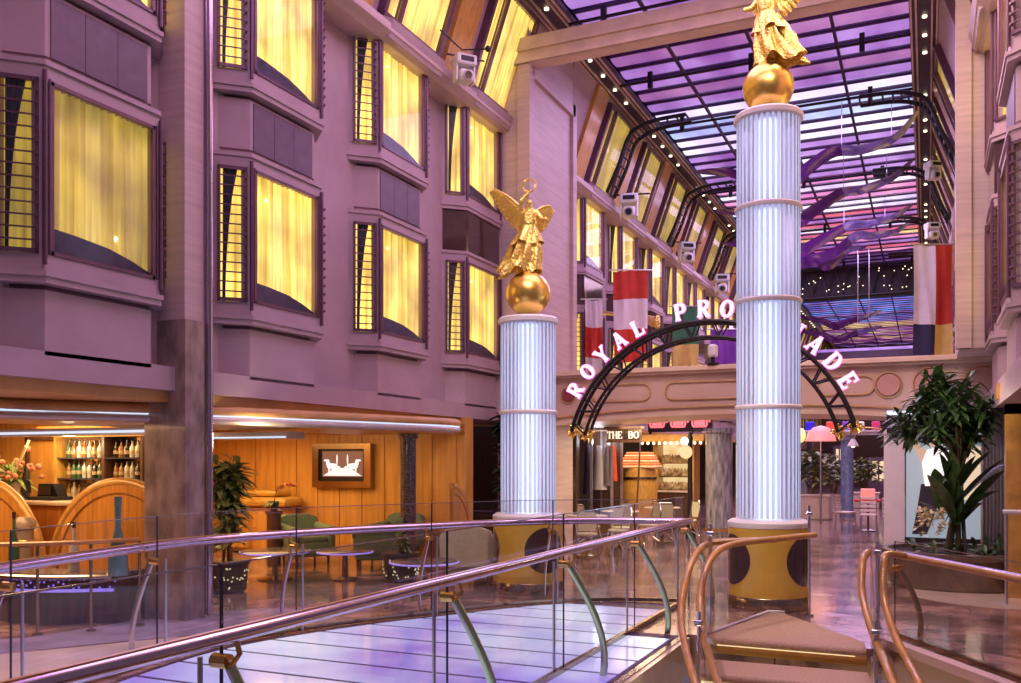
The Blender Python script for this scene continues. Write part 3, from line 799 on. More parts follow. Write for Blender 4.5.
# letter strokes: (x0,y0,x1,y1,width) in a .7 x 1 box
def arcs(cx, cy, rx, ry, a0, a1, w, n=10, wv=0):
    out = []
    for i in range(n):
        p, q = R(a0 + (a1 - a0) * i / n), R(a0 + (a1 - a0) * (i + 1) / n)
        m_ = (p + q) / 2
        out.append((cx + rx * cos(p), cy + ry * sin(p), cx + rx * cos(q), cy + ry * sin(q), w + wv * abs(cos(m_))))
    return out
def ser(x, y, h=.13): return (x - h, y, x + h, y, .06)
TH, TN = .17, .075
G = {
 'R': [(.16, 0, .16, 1, TH), ser(.16, .03), (.05, .97, .3, .97, .06), (.16, .5, .4, .5, TN), (.16, .96, .4, .96, TN), (.36, .5, .64, .03, TH), (.6, .03, .76, .03, .06)] + arcs(.38, .73, .23, .23, -90, 90, TN, 8, .1),
 'O': arcs(.38, .5, .30, .46, 0, 360, TN, 20, .11),
 'Y': [(.06, .97, .38, .45, TH), (.70, .97, .38, .45, TN), (.38, .5, .38, 0, TH), ser(.38, .03), ser(.08, .97), ser(.68, .97, .1)],
 'A': [(.10, 0, .38, 1, TN), (.38, 1, .66, 0, TH), (.2, .33, .56, .33, TN), ser(.10, .03, .1), ser(.66, .03, .12)],
 'L': [(.18, 0, .18, 1, TH), ser(.18, .97), (.06, .04, .62, .04, .08), (.62, 0, .64, .28, .06)],
 'P': [(.16, 0, .16, 1, TH), ser(.16, .03), (.05, .97, .3, .97, .06), (.16, .46, .4, .46, TN), (.16, .96, .4, .96, TN)] + arcs(.4, .71, .23, .25, -90, 90, TN, 8, .1),
 'M': [(.08, 0, .10, 1, TN), (.10, .98, .38, .1, TH), (.38, .1, .66, .98, TN), (.66, 1, .68, 0, TH), ser(.08, .03, .1), ser(.68, .03)],
 'E': [(.16, 0, .16, 1, TH), (.05, .04, .62, .04, .08), (.05, .96, .6, .96, .08), (.16, .5, .45, .5, .07), (.62, 0, .64, .26, .06), (.6, .74, .6, 1, .06), (.45, .4, .45, .6, .05)],
 'N': [(.12, 0, .12, 1, TN), (.12, .98, .64, .02, TH), (.64, 0, .64, 1, TN), ser(.12, .03), ser(.64, .97), ser(.1, .97, .1)],
 'D': [(.16, 0, .16, 1, TH), (.05, .04, .35, .04, .08), (.05, .96, .35, .96, .08)] + arcs(.34, .5, .34, .46, -90, 90, TN, 12, .11),
 'T': [(.38, 0, .38, 1, TH), (.06, .95, .70, .95, .09), ser(.38, .03), (.06, .75, .06, 1, .06), (.70, .75, .70, 1, .06)],
 'H': [(.14, 0, .14, 1, TH), (.62, 0, .62, 1, TH), (.14, .5, .62, .5, TN), ser(.14, .03), ser(.62, .03), ser(.14, .97), ser(.62, .97)],
 'B': [(.16, 0, .16, 1, TH), (.05, .04, .38, .04, .07), (.05, .96, .36, .96, .07), (.16, .52, .38, .52, TN)] + arcs(.36, .75, .21, .21, -90, 90, TN, 8, .09) + arcs(.38, .28, .24, .24, -90, 90, TN, 8, .1),
}
def glyph(b, ch, o, u, w_, n, size, t_, grow=0):
    for (x0, y0, x1, y1, wd) in G[ch]:
        a = Vector((x0 - .38, y0 - .5)); c = Vector((x1 - .38, y1 - .5)); d = (c - a).normalized(); q = Vector((-d.y, d.x)) * (wd / 2 + grow); e = d * grow
        pl = [a - q - e, c - q + e, c + q + e, a + q - e]
        b.ext([(p.x * size, p.y * size) for p in pl], o, u, w_, n, t_)
for i, ch in enumerate('ROYAL PROMENADE'):
    if ch == ' ': continue
    a = 149 - 8.43 * i; c = apt(AR + .20, a, -.14)
    up = Vector((cos(R(a)), 0, sin(R(a)))); u = Vector((up.z, 0, -up.x))
    e = MB(); glyph(e, ch, c, u, up, Vector((0, -1, 0)), .27, .03, .045); le = e.build('letter', M['neonedge'], t)
    e = MB(); glyph(e, ch, c + Vector((0, -.032, 0)), u, up, Vector((0, -1, 0)), .27, .012); e.build('letter_face', M['neonpink'], le)
    e = MB(); e.cyl(apt(AR, a, -.1), apt(AR + .2, a, -.12), .012, 5); e.build('letter_bracket', M['black'], t)

# footbridge
BY = 17.25
br = thing('footbridge', 'beige footbridge with rose discs and gold trim crossing the promenade behind the arch sign', 'bridge', (XM, BY, 2.57))
b = MB(); b.bb(-7.0, 1.15, BY - .10, BY + 2.2, 3.42, 3.56); b.bb(-7.0, 1.15, BY - .16, BY + .1, 3.47, 3.54); b.build('deck_edge', M['beige'], br)
def under(x): return 2.52 + .17 * (1 - ((x + 3.4) / 3.6) ** 2)
xs = [-7.0 + i * 8.15 / 24 for i in range(25)]
b = MB(); b.ext([(x, under(x)) for x in xs] + [(1.15, 3.42), (-7.0, 3.42)], (0, BY, 0), (1, 0, 0), (0, 0, 1), (0, 1, 0), .25); b.build('fascia', M['bridge'], br)
b = MB(); b.ext([(x, under(x) - .06) for x in xs] + [(x, under(x) + .01) for x in reversed(xs)], (0, BY - .06, 0), (1, 0, 0), (0, 0, 1), (0, 1, 0), 2.2); b.build('underside', M['beige'], br)
b = MB(); b.tube([(x, BY - .03, under(x) + .10) for x in xs], .018, 6); b.build('gold_line', M['trimgold'], br, True)
def pill(x0, x1, z0, z1):
    r = (z1 - z0) / 2; zc = (z0 + z1) / 2; P_ = []
    for i in range(13): a = R(90 + 180 * i / 12); P_.append((x0 + r + r * cos(a), BY - .02, zc + r * sin(a)))
    for i in range(13): a = R(-90 + 180 * i / 12); P_.append((x1 - r + r * cos(a), BY - .02, zc + r * sin(a)))
    return P_
for x0, x1 in ((-6.1, -4.9), (-4.6, -2.1), (-1.8, -.85)):
    b = MB(); b.tube(pill(x0, x1, 2.93, 3.26), .018, 6, closed=True); b.build('pill_moulding', M['trimgold'], br, True)
for x, r, m_ in ((-6.6, .13, 'wine'), (-.62, .19, 'rosedisc'), (.05, .25, 'rosedisc'), (.85, .25, 'rosedisc')):
    zc = 3.08
    D = Matrix.Rotation(R(90), 4, 'X')
    b = MB(); b.lathe([(r, -.01), (r, .03), (r * .96, .04)], 28, (x, BY, zc), D); b.build('disc', M[m_], br)
    b = MB(); b.tube([(x + (r + .03) * cos(2 * PI * i / 28), BY - .02, zc + (r + .03) * sin(2 * PI * i / 28)) for i in range(28)], .014, 6, closed=True); b.build('disc_ring', M['trimgold'], br, True)

# ================================================================= BALUSTRADES
def balustrade(name, label, path, zr, zt, nseg, side, railmat, rail_r=.032, brackets=True, z0=0.0, off=.09, curve=.35, open_posts=True, glow=None, bs=None):
    """path: list of points; side +1/-1: on which side of the glass the rail and its posts stand"""
    t = thing(name, label, 'railing', path[0])
    pts = resample(path, count=nseg * 6)
    def nrm(i):
        a = pts[max(i - 1, 0)]; c = pts[min(i + 1, len(pts) - 1)]; d = (c - a); d.z = 0; d.normalize(); return Vector((-d.y, d.x, 0)) * side
    N = [nrm(i) for i in range(len(pts))]
    for k in range(nseg):
        idx = list(range(k * 6, k * 6 + 7)); b = MB(); vs = []
        P_ = [pts[i].copy() for i in idx]
        d0 = (P_[1] - P_[0]).normalized(); d1 = (P_[-1] - P_[-2]).normalized(); P_[0] += d0 * .012; P_[-1] -= d1 * .012
        for j, i in enumerate(idx):
            for s in (-.006, .006):
                for z in (z0 + .03, zt): vs.append(P_[j] + N[i] * s + Vector((0, 0, z)))
        fs = []
        for j in range(6):
            a = j * 4; c = a + 4
            fs += [(a, c, c + 1, a + 1), (a + 2, a + 3, c + 3, c + 2), (a + 1, c + 1, c + 3, a + 3), (a, a + 2, c + 2, c)]
        fs += [(0, 1, 3, 2), (24, 26, 27, 25)]
        b.add(vs, fs); g = b.build('glass_panel', M['glass'], t)
        b = MB(); b.tube([P_[0] + Vector((0, 0, z0 + .03)), P_[0] + Vector((0, 0, zt))], .008, 4); b.build('glass_edge', M['glassedge'], g)
        b = MB(); b.tube([p + Vector((0, 0, zt)) for p in P_], .005, 4); b.build('top_edge', M['chrome'], g)
    b = MB(); b.tube([p + n_ * off + Vector((0, 0, zr)) for p, n_ in zip(pts, N)], rail_r, 10); b.build('handrail', railmat, t, True)
    if glow:
        b = MB(); b.tube([p + n_ * (off + rail_r * .2) + Vector((0, 0, zr + rail_r * .95)) for p, n_ in zip(pts, N)], .008, 6); b.build('rail_cap', glow, t, True)
    b = MB(); b.tube([p + Vector((0, 0, z0 + .03)) for p in pts], .03, 4); b.build('base_channel', M['bronze'], t)
    for k in range(nseg + 1):
        i = min(k * 6, len(pts) - 1); p = pts[i]; n_ = N[i]; dd = Vector((n_.y, -n_.x, 0))
        b = MB()
        b.cyl(p + Vector((0, 0, zr - .12)) - n_ * .03, p + n_ * .055 + Vector((0, 0, zr - .12)), .034, 10)
        b.tube([p + n_ * .05 + Vector((0, 0, zr - .12)), p + n_ * (off * .8) + Vector((0, 0, zr - .13)), p + n_ * (off + .02) + Vector((0, 0, zr - .08)), p + n_ * off + Vector((0, 0, zr - .01))], .013, 6)
        b.build('clamp', M['brass'], t, True)
        if brackets:
            b = MB(); cp_ = []
            for q in range(13):
                v = q / 12
                cp_.append(p + n_ * (.06 + curve * sin(v * PI * .62) * (1 if v < .8 else 1)) + Vector((0, 0, zr - .14 - v * (zr - .10 - z0))))
            b.tube(cp_, .024, 8, sq=(.45, 1.3)); b.build('curved_post', bs or M['chrome'], t, True)
        if open_posts:
            b = MB(); b.cyl(p - n_ * .06 + dd * .05 + Vector((0, 0, z0)), p - n_ * .06 + dd * .05 + Vector((0, 0, zr - .10)), .012, 8); b.build('thin_post', M['steel'], t)
    return t
near = [Vector((-2.74, y, 0)) for y in (1.0, 3.0, 5.0, 7.0, 9.0, 10.6)] + [Vector((-2.72, 11.05, 0))]
M['lime'] = mat('curved_post_steel', (.56, .66, .38), .18, 1, noise=.08)
balustrade('balustrade', 'near glass balustrade running from the lower left corner alongside the lit floor', spline(near, 6), 1.02, 1.31, 5, -1, M['railmetal'], .034, curve=.30, bs=M['lime'], glow=M['rail_wood'])
balustrade('balustrade', 'far curved glass balustrade with violet metal handrail in front of the lounge and short column', far_path, 1.0, 1.27, 7, 1, M['railmetal'], .04, curve=.20, glow=M['rail_wood'])
rt = spline([(-.30, 9.86, 0), (.12, 9.15, 0), (.62, 8.28, 0), (1.2, 7.2, 0), (1.7, 6.2, 0)], 8)
balustrade('balustrade', 'glass balustrade with orange wooden handrail at the lower right corner', rt, .80, .95, 2, 1, M['rail_wood'], .035, curve=.22, glow=M['ledblue'], bs=M['bronze'], open_posts=False)

# stair rails: two wooden handrails either side of a bent glass screen
def stair_rail(label, pathA, pathB, posts, glassline, name='stair_rail'):
    t = thing(name, label, 'handrail', Vector((glassline[0][0], glassline[0][1], 0)))
    for P_ in (pathA, pathB):
        b = MB(); b.tube(spline([Vector(p) for p in P_], 8), .034, 10); b.build('handrail', M['rail_wood'], t, True)
    for (g0, g1) in zip(glassline, glassline[1:]):
        (x0, y0, zb0, zt0), (x1, y1, zb1, zt1) = g0, g1
        d = Vector((x1 - x0, y1 - y0, 0)); L = d.length; d.normalize(); nn = Vector((-d.y, d.x, 0))
        b = MB(); b.ext([(.01, zb0), (L - .01, zb1), (L - .01, zt1), (.01, zt0)], (x0, y0, 0), d, (0, 0, 1), nn, .012); b.build('glass_panel', M['glass'], t)
    for (x, y, zb, zt) in posts:
        b = MB(); b.cyl((x, y, zb), (x, y, zt), .018, 8); b.cyl((x, y, zb), (x, y, zb + .02), .05, 12)
        b.rbox((x, y, zt - .10), (.07, .07, .05), .01); b.build('post', M['chrome'], t, True)
    return t
# left pair
A_ = [at(815, 535, d=10.15), at(775, 539, d=9.75), at(735, 544, d=9.2), at(716, 553, d=8.9), at(704, 575, d=8.6), at(700, 605, d=8.3), at(705, 640, d=7.8), at(718, 683, d=7.2), at(742, 760, d=6.4)]
B_ = [at(775, 540, d=10.2), at(735, 541, d=9.7), at(708, 544, d=9.25), at(695, 556, d=9.0), at(686, 580, d=8.7), at(681, 615, d=8.4), at(685, 645, d=7.9), at(695, 683, d=7.3), at(718, 760, d=6.5)]
gl = [(-1.30, 10.78, .02, 1.02), (-1.95, 9.2, .02, 1.02), (-1.93, 8.55, -.15, .98), (-1.72, 7.7, -.55, .55), (-1.38, 6.9, -.95, .1)]
stair_rail('paired orange wooden stair handrails bending down left of the carpeted steps', A_, B_, [(-1.22, 10.80, 0, 1.25), (-1.98, 9.15, 0, 1.12), (-1.80, 7.85, -.5, .45)], gl)
b = MB()
A_ = [at(868, 552, d=8.75), at(863, 560, d=8.6), at(862, 592, d=8.4), at(870, 625, d=8.0), at(880, 650, d=7.6), at(893, 683, d=7.0), at(925, 760, d=6.2)]
B_ = [at(905, 556, d=9.0), at(888, 554, d=8.9), at(884, 562, d=8.75), at(884, 598, d=8.5), at(895, 635, d=8.0), at(908, 662, d=7.6), at(922, 690, d=7.1), at(952, 765, d=6.3)]
gl = [(-.40, 9.60, .02, .95), (-.48, 9.0, -.05, .93), (-.42, 8.4, -.35, .5), (-.22, 7.6, -.8, .1)]
stair_rail('paired orange wooden stair handrails bending down right of the carpeted steps', A_, B_, [(-.43, 9.35, 0, .98), (-.40, 8.3, -.3, .40)], gl)

# carpeted stair: triangular landing and steps curling down toward the viewer
sl = [(-1.99, 9.05), (-1.97, 8.62), (-1.86, 8.15), (-1.66, 7.65), (-1.42, 7.15), (-1.15, 6.7), (-.85, 6.3)]
sr = [(-.51, 9.08), (-.47, 8.66), (-.40, 8.22), (-.22, 7.74), (-.02, 7.3), (.22, 6.9), (.45, 6.5)]
M['riser'] = emis('lit_riser', (1, .80, .42), .8, col2=(.6, .40, .15), scale=6)
stair = thing('stair', 'beige carpeted steps with rounded nosings and lit risers between the orange handrails', 'stairs', (-1.2, 9, -.5))
b = MB(); b.prism([(-1.99, 8.98), (-.51, 8.98), (-.55, 9.3), (-1.50, 10.72), (-1.62, 10.68)], .002, .022); b.build('landing', M['carpet'], stair)
b = MB(); b.tube([(-2.02, 9.02, .02), (-1.66, 10.74, .02), (-1.48, 10.76, .02)], .022, 6); b.build('white_edging', M['ringwhite'], stair)
for k in range(0, 6):
    z = .02 - .17 * k
    a0, a1, b0, b1 = sl[k], sl[k + 1], sr[k], sr[k + 1]
    if k > 0:
        b = MB(); b.prism([a0, (sl[k][0] + .03, sl[k][1] + .12), (sr[k][0] - .02, sr[k][1] + .12), b0, b1, a1][::-1], z - .05, z); b.build('tread', M['carpet'], stair)
    fa, fb_ = (sl[k + 1] if k else (-1.99, 8.98)), (sr[k + 1] if k else (-.51, 8.98))
    b = MB(); b.tube([(fa[0], fa[1], z - .035), (fb_[0], fb_[1], z - .035)], .036, 10); b.build('nosing', M['carpet'], stair, True)
    b = MB(); b.bb(0, 1, 0, .03, 0, .1); b = MB()
    b.ext([(0, z - .17), (1, z - .17), (1, z - .06), (0, z - .06)], (fa[0], fa[1] + .06, 0), (fb_[0] - fa[0], fb_[1] - fa[1], 0), (0, 0, 1), (0, 1, 0), .02); b.build('riser', M['riser'] if k else M['brass'], stair)
    b = MB(); b.tube([(fa[0] + .1, fa[1] + .035, z - .08), (fb_[0] - .1, fb_[1] + .035, z - .08)], .008, 6); b.build('step_light', M['steplight'], stair)
    if k:
        b = MB(); b.cyl((sr[k + 1][0] + .06, sr[k + 1][1] + .1, z - .09), (sr[k + 1][0] + .03, sr[k + 1][1] + .1, z + .03), .05, 12); b.build('tread_bracket', M['steel'], stair, True)
# ================================================================= LOUNGE UNDER THE LEFT CABINS
struct(MB().bb(-14, -7.42, 14.3, 14.6, 0, 2.52).build('wall_lounge', M['wood2']))
f = MB()
for i in range(13): f.bb(-13.6 + i * .5, -13.59 + i * .5, 14.285, 14.3, 0, 2.4)
f.bb(-14, -7.42, 14.24, 14.3, 2.26, 2.40)
struct(f.build('trim_15', M['wood']))
struct(MB().bb(-14.2, -14, -1, 14.6, 0, 2.6).build('wall_lounge_left', M['wood2']))
struct(MB().bb(-14.2, -7.6, -1, 14.6, 2.40, 2.52).build('ceiling_lounge', M['soffit']))
struct(MB().bb(-14, -10.3, 9.75, 9.95, 0, 2.4).build('wall_bar', M['wood2']))
# recessed ceiling lamps of the lounge
LZ = 2.39
for i, (x, y) in enumerate([(-10.4, 12.9), (-10.9, 7.4)]):
    o = thing('recessed_lamp', 'small recessed lamp in the lounge ceiling', 'ceiling light', (x, y, 2.39), 0, 'recessed lamps in the lounge ceiling')
    MB().lathe([(.055, -.012), (.055, .01)], 12, (x, y, 2.395)).build('diffuser', M['downlight'], o)
    MB().tube([(x + .065 * cos(i_ * PI / 6), y + .065 * sin(i_ * PI / 6), 2.39) for i_ in range(12)], .01, 5, closed=True).build('ring', M['brass'], o)
# curved canopy with light line
cpth = spline([(-9.3, 3.5, 0), (-8.75, 5.2, 0), (-8.62, 6.35, 0), (-8.1, 7.2, 0), (-7.68, 8.1, 0), (-7.2, 9.6, 0), (-6.8, 11.0, 0), (-6.58, 11.9, 0), (-6.62, 12.5, 0), (-6.95, 12.9, 0), (-7.4, 13.1, 0)], 8)
poly = [(p.x, p.y) for p in cpth]
can = thing('canopy', 'curved honey wood canopy with a white light line above the lounge', 'canopy', (-8, 9, 2.3))
poly_in = [(p.x - .10, p.y) for p in cpth]
b = MB(); b.prism(poly + [(-8.8, 13.1), (-11, 3.5)], 2.20, 2.26); b.prism(poly_in + [(-8.8, 13.1), (-11, 3.5)], 2.26, 2.40); b.build('canopy_board', M['soffit'], can)
b = MB(); b.tube([(p.x, p.y, 2.225) for p in cpth], .06, 10, sq=(.8, .8)); b.build('rounded_rim', M['fascia'], can, True)
b = MB(); b.tube([(p.x - .03, p.y, 2.325) for p in cpth], .075, 8); b.build('upper_moulding', M['soffit'], can, True)
b = MB(); b.tube([(p.x + .015, p.y, 2.285) for p in cpth], .018, 6); b.build('light_line', M['led'], can, True)
# overhang underside lit by the cove
t = thing('light_valance', 'straight white light line valance over the bar front', 'light valance', (-9.5, 8.4, 2.2))
b = MB(); b.bb(-13, -8.05, 8.45, 8.62, 2.08, 2.18); b.build('valance_board', M['fascia'], t)
b = MB(); b.bb(-13, -8.05, 8.425, 8.45, 2.11, 2.14); b.build('light_line', M['led'], t)
t = thing('light_valance', 'short grey light valance hanging right of the marble pier over the tall plant', 'light valance', (-8.4, 10.2, 2.1))
b = MB(); b.bb(-9.4, -8.0, 10.1, 10.5, 2.06, 2.16); b.build('valance_board', M['fascia'], t)
b = MB(); b.bb(-9.4, -8.02, 10.08, 10.1, 2.07, 2.09); b.build('light_line', M['led'], t)

# television on the wood wall
p0 = at(314, 444, Y=14.22); p1 = at(372, 488, Y=14.22)
t = thing('television', 'framed wall television showing two white horses on brown, on the honey wood wall', 'television', ((p0.x + p1.x) / 2, 14.3, p1.z))
b = MB(); x0, x1, z0, z1 = p0.x, p1.x, p1.z, p0.z
for (a, c, d, e) in ((x0, x0 + .14, z0, z1), (x1 - .14, x1, z0, z1), (x0 + .14, x1 - .14, z0, z0 + .12), (x0 + .14, x1 - .14, z1 - .10, z1)): b.bb(a, c, 14.16, 14.29, d, e)
b.build('frame', M['bronze'], t)
b = MB(); b.bb(x0 + .14, x1 - .14, 14.22, 14.29, z0 + .12, z1 - .10); b.build('bezel', M['black'], t)
M['scr'] = emis('screen_brown', (.30, .12, .07), .7, base=(.04, .02, .02)); M['scrw'] = emis('screen_white', (1, .88, .86), .95, base=(.1, .1, .1))
sx0, sx1, sz0, sz1 = x0 + .20, x1 - .20, z0 + .20, z1 - .14
b = MB(); b.bb(sx0, sx1, 14.212, 14.22, sz0, sz1); scr = b.build('screen', M['scr'], t)
b = MB(); cxm = (sx0 + sx1) / 2; W_ = sx1 - sx0; H_ = sz1 - sz0
for s in (-1, 1):
    for (u, v, ru, rv) in ((.27, .42, .12, .12), (.36, .55, .045, .14), (.41, .64, .05, .045), (.13, .68, .018, .2), (.21, .30, .02, .14), (.33, .28, .02, .16), (.10, .36, .05, .07), (.17, .46, .05, .06)):
        b.ext([(cxm + s * u * W_ + ru * W_ * cos(2 * PI * i / 14), sz0 + v * H_ + rv * H_ * sin(2 * PI * i / 14)) for i in range(14)], (0, 14.212, 0), (1, 0, 0), (0, 0, 1), (0, -1, 0), .004)
b.ext([(sx0 + .02, sz0 + .02), (sx1 - .02, sz0 + .02), (cxm + W_ * .2, sz0 + H_ * .35), (cxm - W_ * .2, sz0 + H_ * .35)], (0, 14.212, 0), (1, 0, 0), (0, 0, 1), (0, -1, 0), .003)
b.build('picture', M['scrw'], scr)

# round marble post and leaning arch screens
t = thing('post', 'dark round marble post standing in front of the honey wood wall', 'post', (-7.75, 12.9, 0))
b = MB(); b.lathe([(.15, .0), (.15, .12), (.13, .14), (.13, 2.1), (.16, 2.12), (.16, 2.19)], 24, (-7.75, 12.9, 0)); b.build('shaft', M['granite'], t, 40)
b = MB(); b.lathe([(.17, .0), (.17, .10)], 24, (-7.75, 12.9, 0)); b.build('foot_ring', M['brass'], t, 40)
def arch_screen(label, c, r, rz, a0=0, a1=180):
    t = thing('arch_screen', label, 'screen', c, rz)
    M_ = EMPTY_M[t.name]
    b = MB(); pl = [(r * cos(R(a0 + (a1 - a0) * i / 36)), .30 + r * sin(R(a0 + (a1 - a0) * i / 36))) for i in range(37)] + ([(-r, 0), (r, 0)] if a1 - a0 > 170 else [(0, 0), (r, 0)])
    b.ext(pl, (0, -.03, 0), (1, 0, 0), (0, 0, 1), (0, 1, 0), .06); b.xf(M_); b.build('panel', M['wood'], t)
    b = MB(); b.tube([(r * cos(R(a0 + (a1 - a0) * i / 36)), 0, .30 + r * sin(R(a0 + (a1 - a0) * i / 36))) for i in range(37)], .055, 8); b.xf(M_); b.build('rim', M['rail_wood'], t, True)
    b = MB(); b.tube([((r - .14) * cos(R(a0 + (a1 - a0) * i / 36)), -.035, .30 + (r - .14) * sin(R(a0 + (a1 - a0) * i / 36))) for i in range(37)], .012, 6); b.xf(M_); b.build('inlay', M['brass'], t, True)
arch_screen('half round honey wood screen beside the marble pier, tall bottle in front', (-8.86, 8.05, 0), 1.2, 0)
arch_screen('half round honey wood screen at the left photo edge by the flower vase', (-11.40, 8.05, 0), 1.2, 0)
arch_screen('quarter round wood screen edge-on right of the dark round post', (-7.0, 13.0, 0), 1.05, R(100), 0, 90)
# short upright between the arches
t = thing('bollard', 'small stone bollard between the two half round wood screens', 'bollard', (-10.12, 7.72, 0))
b = MB(); b.lathe([(.10, 0), (.10, .9), (.13, .93), (.13, 1.0), (.08, 1.06)], 16, (-10.12, 7.72, 0)); b.build('body', M['marble'], t, 40)
b = MB(); b.lathe([(.105, .70), (.115, .72), (.115, .76), (.105, .78)], 16, (-10.12, 7.72, 0)); b.build('band', M['brass'], t, 40)

# bar counter and back bar
t = thing('bar_counter', 'wood bar counter with pale top behind the half round screens', 'bar counter', (-11.9, 9.05, 0))
b = MB(); b.rbox((-11.9, 9.05, .57), (3.9, .5, 1.14), .02); b.build('counter_front', M['wood'], t)
b = MB(); b.rbox((-11.9, 9.0, 1.17), (4.0, .66, .06), .02); b.build('counter_top', M['cream'], t)
b = MB(); b.cyl((-13.8, 8.72, .2), (-10, 8.72, .2), .02, 8); b.build('foot_rail', M['brass'], t)
t = thing('cash_register', 'black cash register with sloped screen on the bar counter', 'cash register', (-12.45, 9.0, 1.2))
c = at(47, 492, Y=8.95); cx_ = c.x
b = MB(); b.rbox((cx_, 9.0, 1.225), (.50, .36, .05), .01); b.build('base', M['black'], t)
b = MB(); b.ext([(-.20, 0), (.22, 0), (.12, .18), (-.17, .18)], (cx_, 8.95, 1.25), (1, 0, 0), (0, 0, 1), (0, 1, 0), .16); b.build('body', M['black'], t)
b = MB(); b.box((cx_ - .02, 8.93, 1.34), (.26, .01, .13)); b.build('display', M['lens'], t)
# doorway panel left of the bottles
pd0, pd1 = at(27, 440, Y=9.74), at(60, 497, Y=9.74)
b = MB()
for (a, c_) in ((pd0.x, pd0.x + .05), (pd1.x - .05, pd1.x)): b.bb(a, c_, 9.70, 9.76, 0, 2.12)
b.bb(pd0.x, pd1.x, 9.70, 9.76, 2.07, 2.12)
o = b.build('door_1', M['darkwood']); struct(o)
b = MB(); b.lathe([(.001, -.20), (.07, -.10), (.06, .05), (.02, .25), (.001, .34)], 16, ((pd1.x + .24), 8.98, 1.40)); o = b.build('vase', M['black']); tag(o, 'slim black teardrop vase on the bar counter right of the cash register', 'vase')
shx0, shx1 = at(66, 460, Y=9.6).x, at(150, 460, Y=9.6).x
t = thing('back_bar', 'lit bottle shelves of the back bar in a gold frame', 'shelves', ((shx0 + shx1) / 2, 9.6, 0))
b = MB(); b.bb(shx0 - .03, shx1 + .03, 9.72, 9.76, .0, 2.16)
M['mirror'] = mat('bar_mirror', (.62, .48, .32), .12, 1, noise=.2); b.build('mirror_back', M['mirror'], t)
for s in (shx0 - .04, (shx0 + shx1) / 2 + .1, shx1): 
    b = MB(); b.bb(s, s + .05, 9.42, 9.74, 0, 2.18); b.build('upright', M['darkwood' if s > shx0 else 'goldwood'], t)
b = MB(); b.bb(shx0 - .04, shx1 + .05, 9.40, 9.74, 2.10, 2.20); b.build('cornice', M['goldwood'], t)
SHZ = (1.18, 1.50, 1.80)
for z in SHZ:
    b = MB(); b.bb(shx0, shx1, 9.44, 9.72, z - .02, z); b.build('shelf', M['glassedge'] if z > 1.2 else M['wood'], t)
b = MB(); b.bb(shx0 - .02, shx1, 9.46, 9.72, 0, 1.1); b.build('cupboard', M['darkwood'], t)
point('shelf_lamp', ((shx0 + shx1) / 2 - .3, 9.2, 2.0), (1, .8, .5), 14, .08)
BOT = {'amber': mat('bottle_amber', (.30, .12, .02), .1, 0, noise=.2, coat=1), 'green': mat('bottle_green', (.04, .12, .04), .1, noise=.2, coat=1), 'clear': mat('bottle_clear', (.62, .60, .52), .08, noise=.1, coat=1), 'dark': mat('bottle_dark', (.03, .015, .02), .1, noise=.2, coat=1)}
LBL = mat('bottle_label', (.50, .40, .24), .6, noise=.3, scale=20)
def bottle(nm, m, h, r, label, group):
    o = proto('bottle', label, 'bottle', group)
    MB().lathe([(r * .9, 0), (r, .01), (r, h * .55), (r * .85, h * .64), (r * .36, h * .74), (r * .32, h * .93)], 14).build('bottle_body', m, o, 40)
    MB().lathe([(r * .36, h * .92), (r * .38, h), (r * .2, h)], 10).build('bottle_cap', BOT['dark'], o, 40)
    MB().lathe([(r * 1.02, h * .20), (r * 1.02, h * .40)], 14).build('bottle_label', LBL, o, True)
    return o
rows = ['bottom', 'middle', 'top']
rb = random.Random(5)
for ri, z in enumerate(SHZ):
    protos = {}
    for k_, nm in (('amber', 'amber'), ('green', 'green'), ('clear', 'clear'), ('dark', 'dark')):
        pass
    n = 14
    for i in range(n):
        k_ = rb.choice(['amber', 'green', 'clear', 'dark', 'amber', 'clear'])
        x = shx0 + .10 + i * (shx1 - shx0 - .2) / n + .03
        if abs(x - (shx0 + shx1) / 2 - .12) < .09: continue
        lab = '%s bottle with cream label on the %s back bar shelf' % ({'amber': 'amber', 'green': 'dark green', 'clear': 'clear glass', 'dark': 'near black'}[k_], rows[ri])
        g = '%s bottles on the %s back bar shelf' % ({'amber': 'amber', 'green': 'green', 'clear': 'clear', 'dark': 'dark'}[k_], rows[ri])
        if k_ not in protos:
            o = bottle(k_, BOT[k_], rb.uniform(.23, .28), rb.uniform(.035, .045), lab, g); protos[k_] = o
            KID[o.name] = [(c, kids(c)) for c in kids(o)]; put(o, (x, 9.55, z + .001))
        else: dup(protos[k_], (x, 9.55, z + .001), (0, 0, rb.random()))
# low counter in front with blue sparkle lights and display bottles
lc = thing('low_counter', 'low dark counter with a row of blue sparkle lights before the half round screens', 'counter', (-9.4, 6.9, 0))
lp = spline([(-11.5, 6.75, 0), (-10.2, 6.95, 0), (-9.2, 6.75, 0), (-8.55, 6.85, 0), (-7.98, 7.2, 0)], 6)
b = MB(); b.prism([(p.x, p.y) for p in lp] + [(p.x, p.y + .42) for p in reversed(lp)], 0, .50); b.build('counter_body', M['darkwood'], lc)
b = MB(); b.prism([(p.x, p.y - .06) for p in lp] + [(p.x, p.y + .46) for p in reversed(lp)], .50, .54); b.build('counter_top', M['granite'], lc)
b = MB(); b.tube([(p.x, p.y - .07, .50) for p in lp], .03, 6); b.build('edge_strip', M['chrome'], lc, True)
sp = resample(lp, count=70); b = MB(); rq = random.Random(2)
for p in sp:
    b.sph((p.x, p.y - .03, .41 + rq.uniform(-.05, .05)), .012, 6, 4)
o = b.build('sparkle_lights', M['ledblue'], lc); o['kind'] = 'stuff'
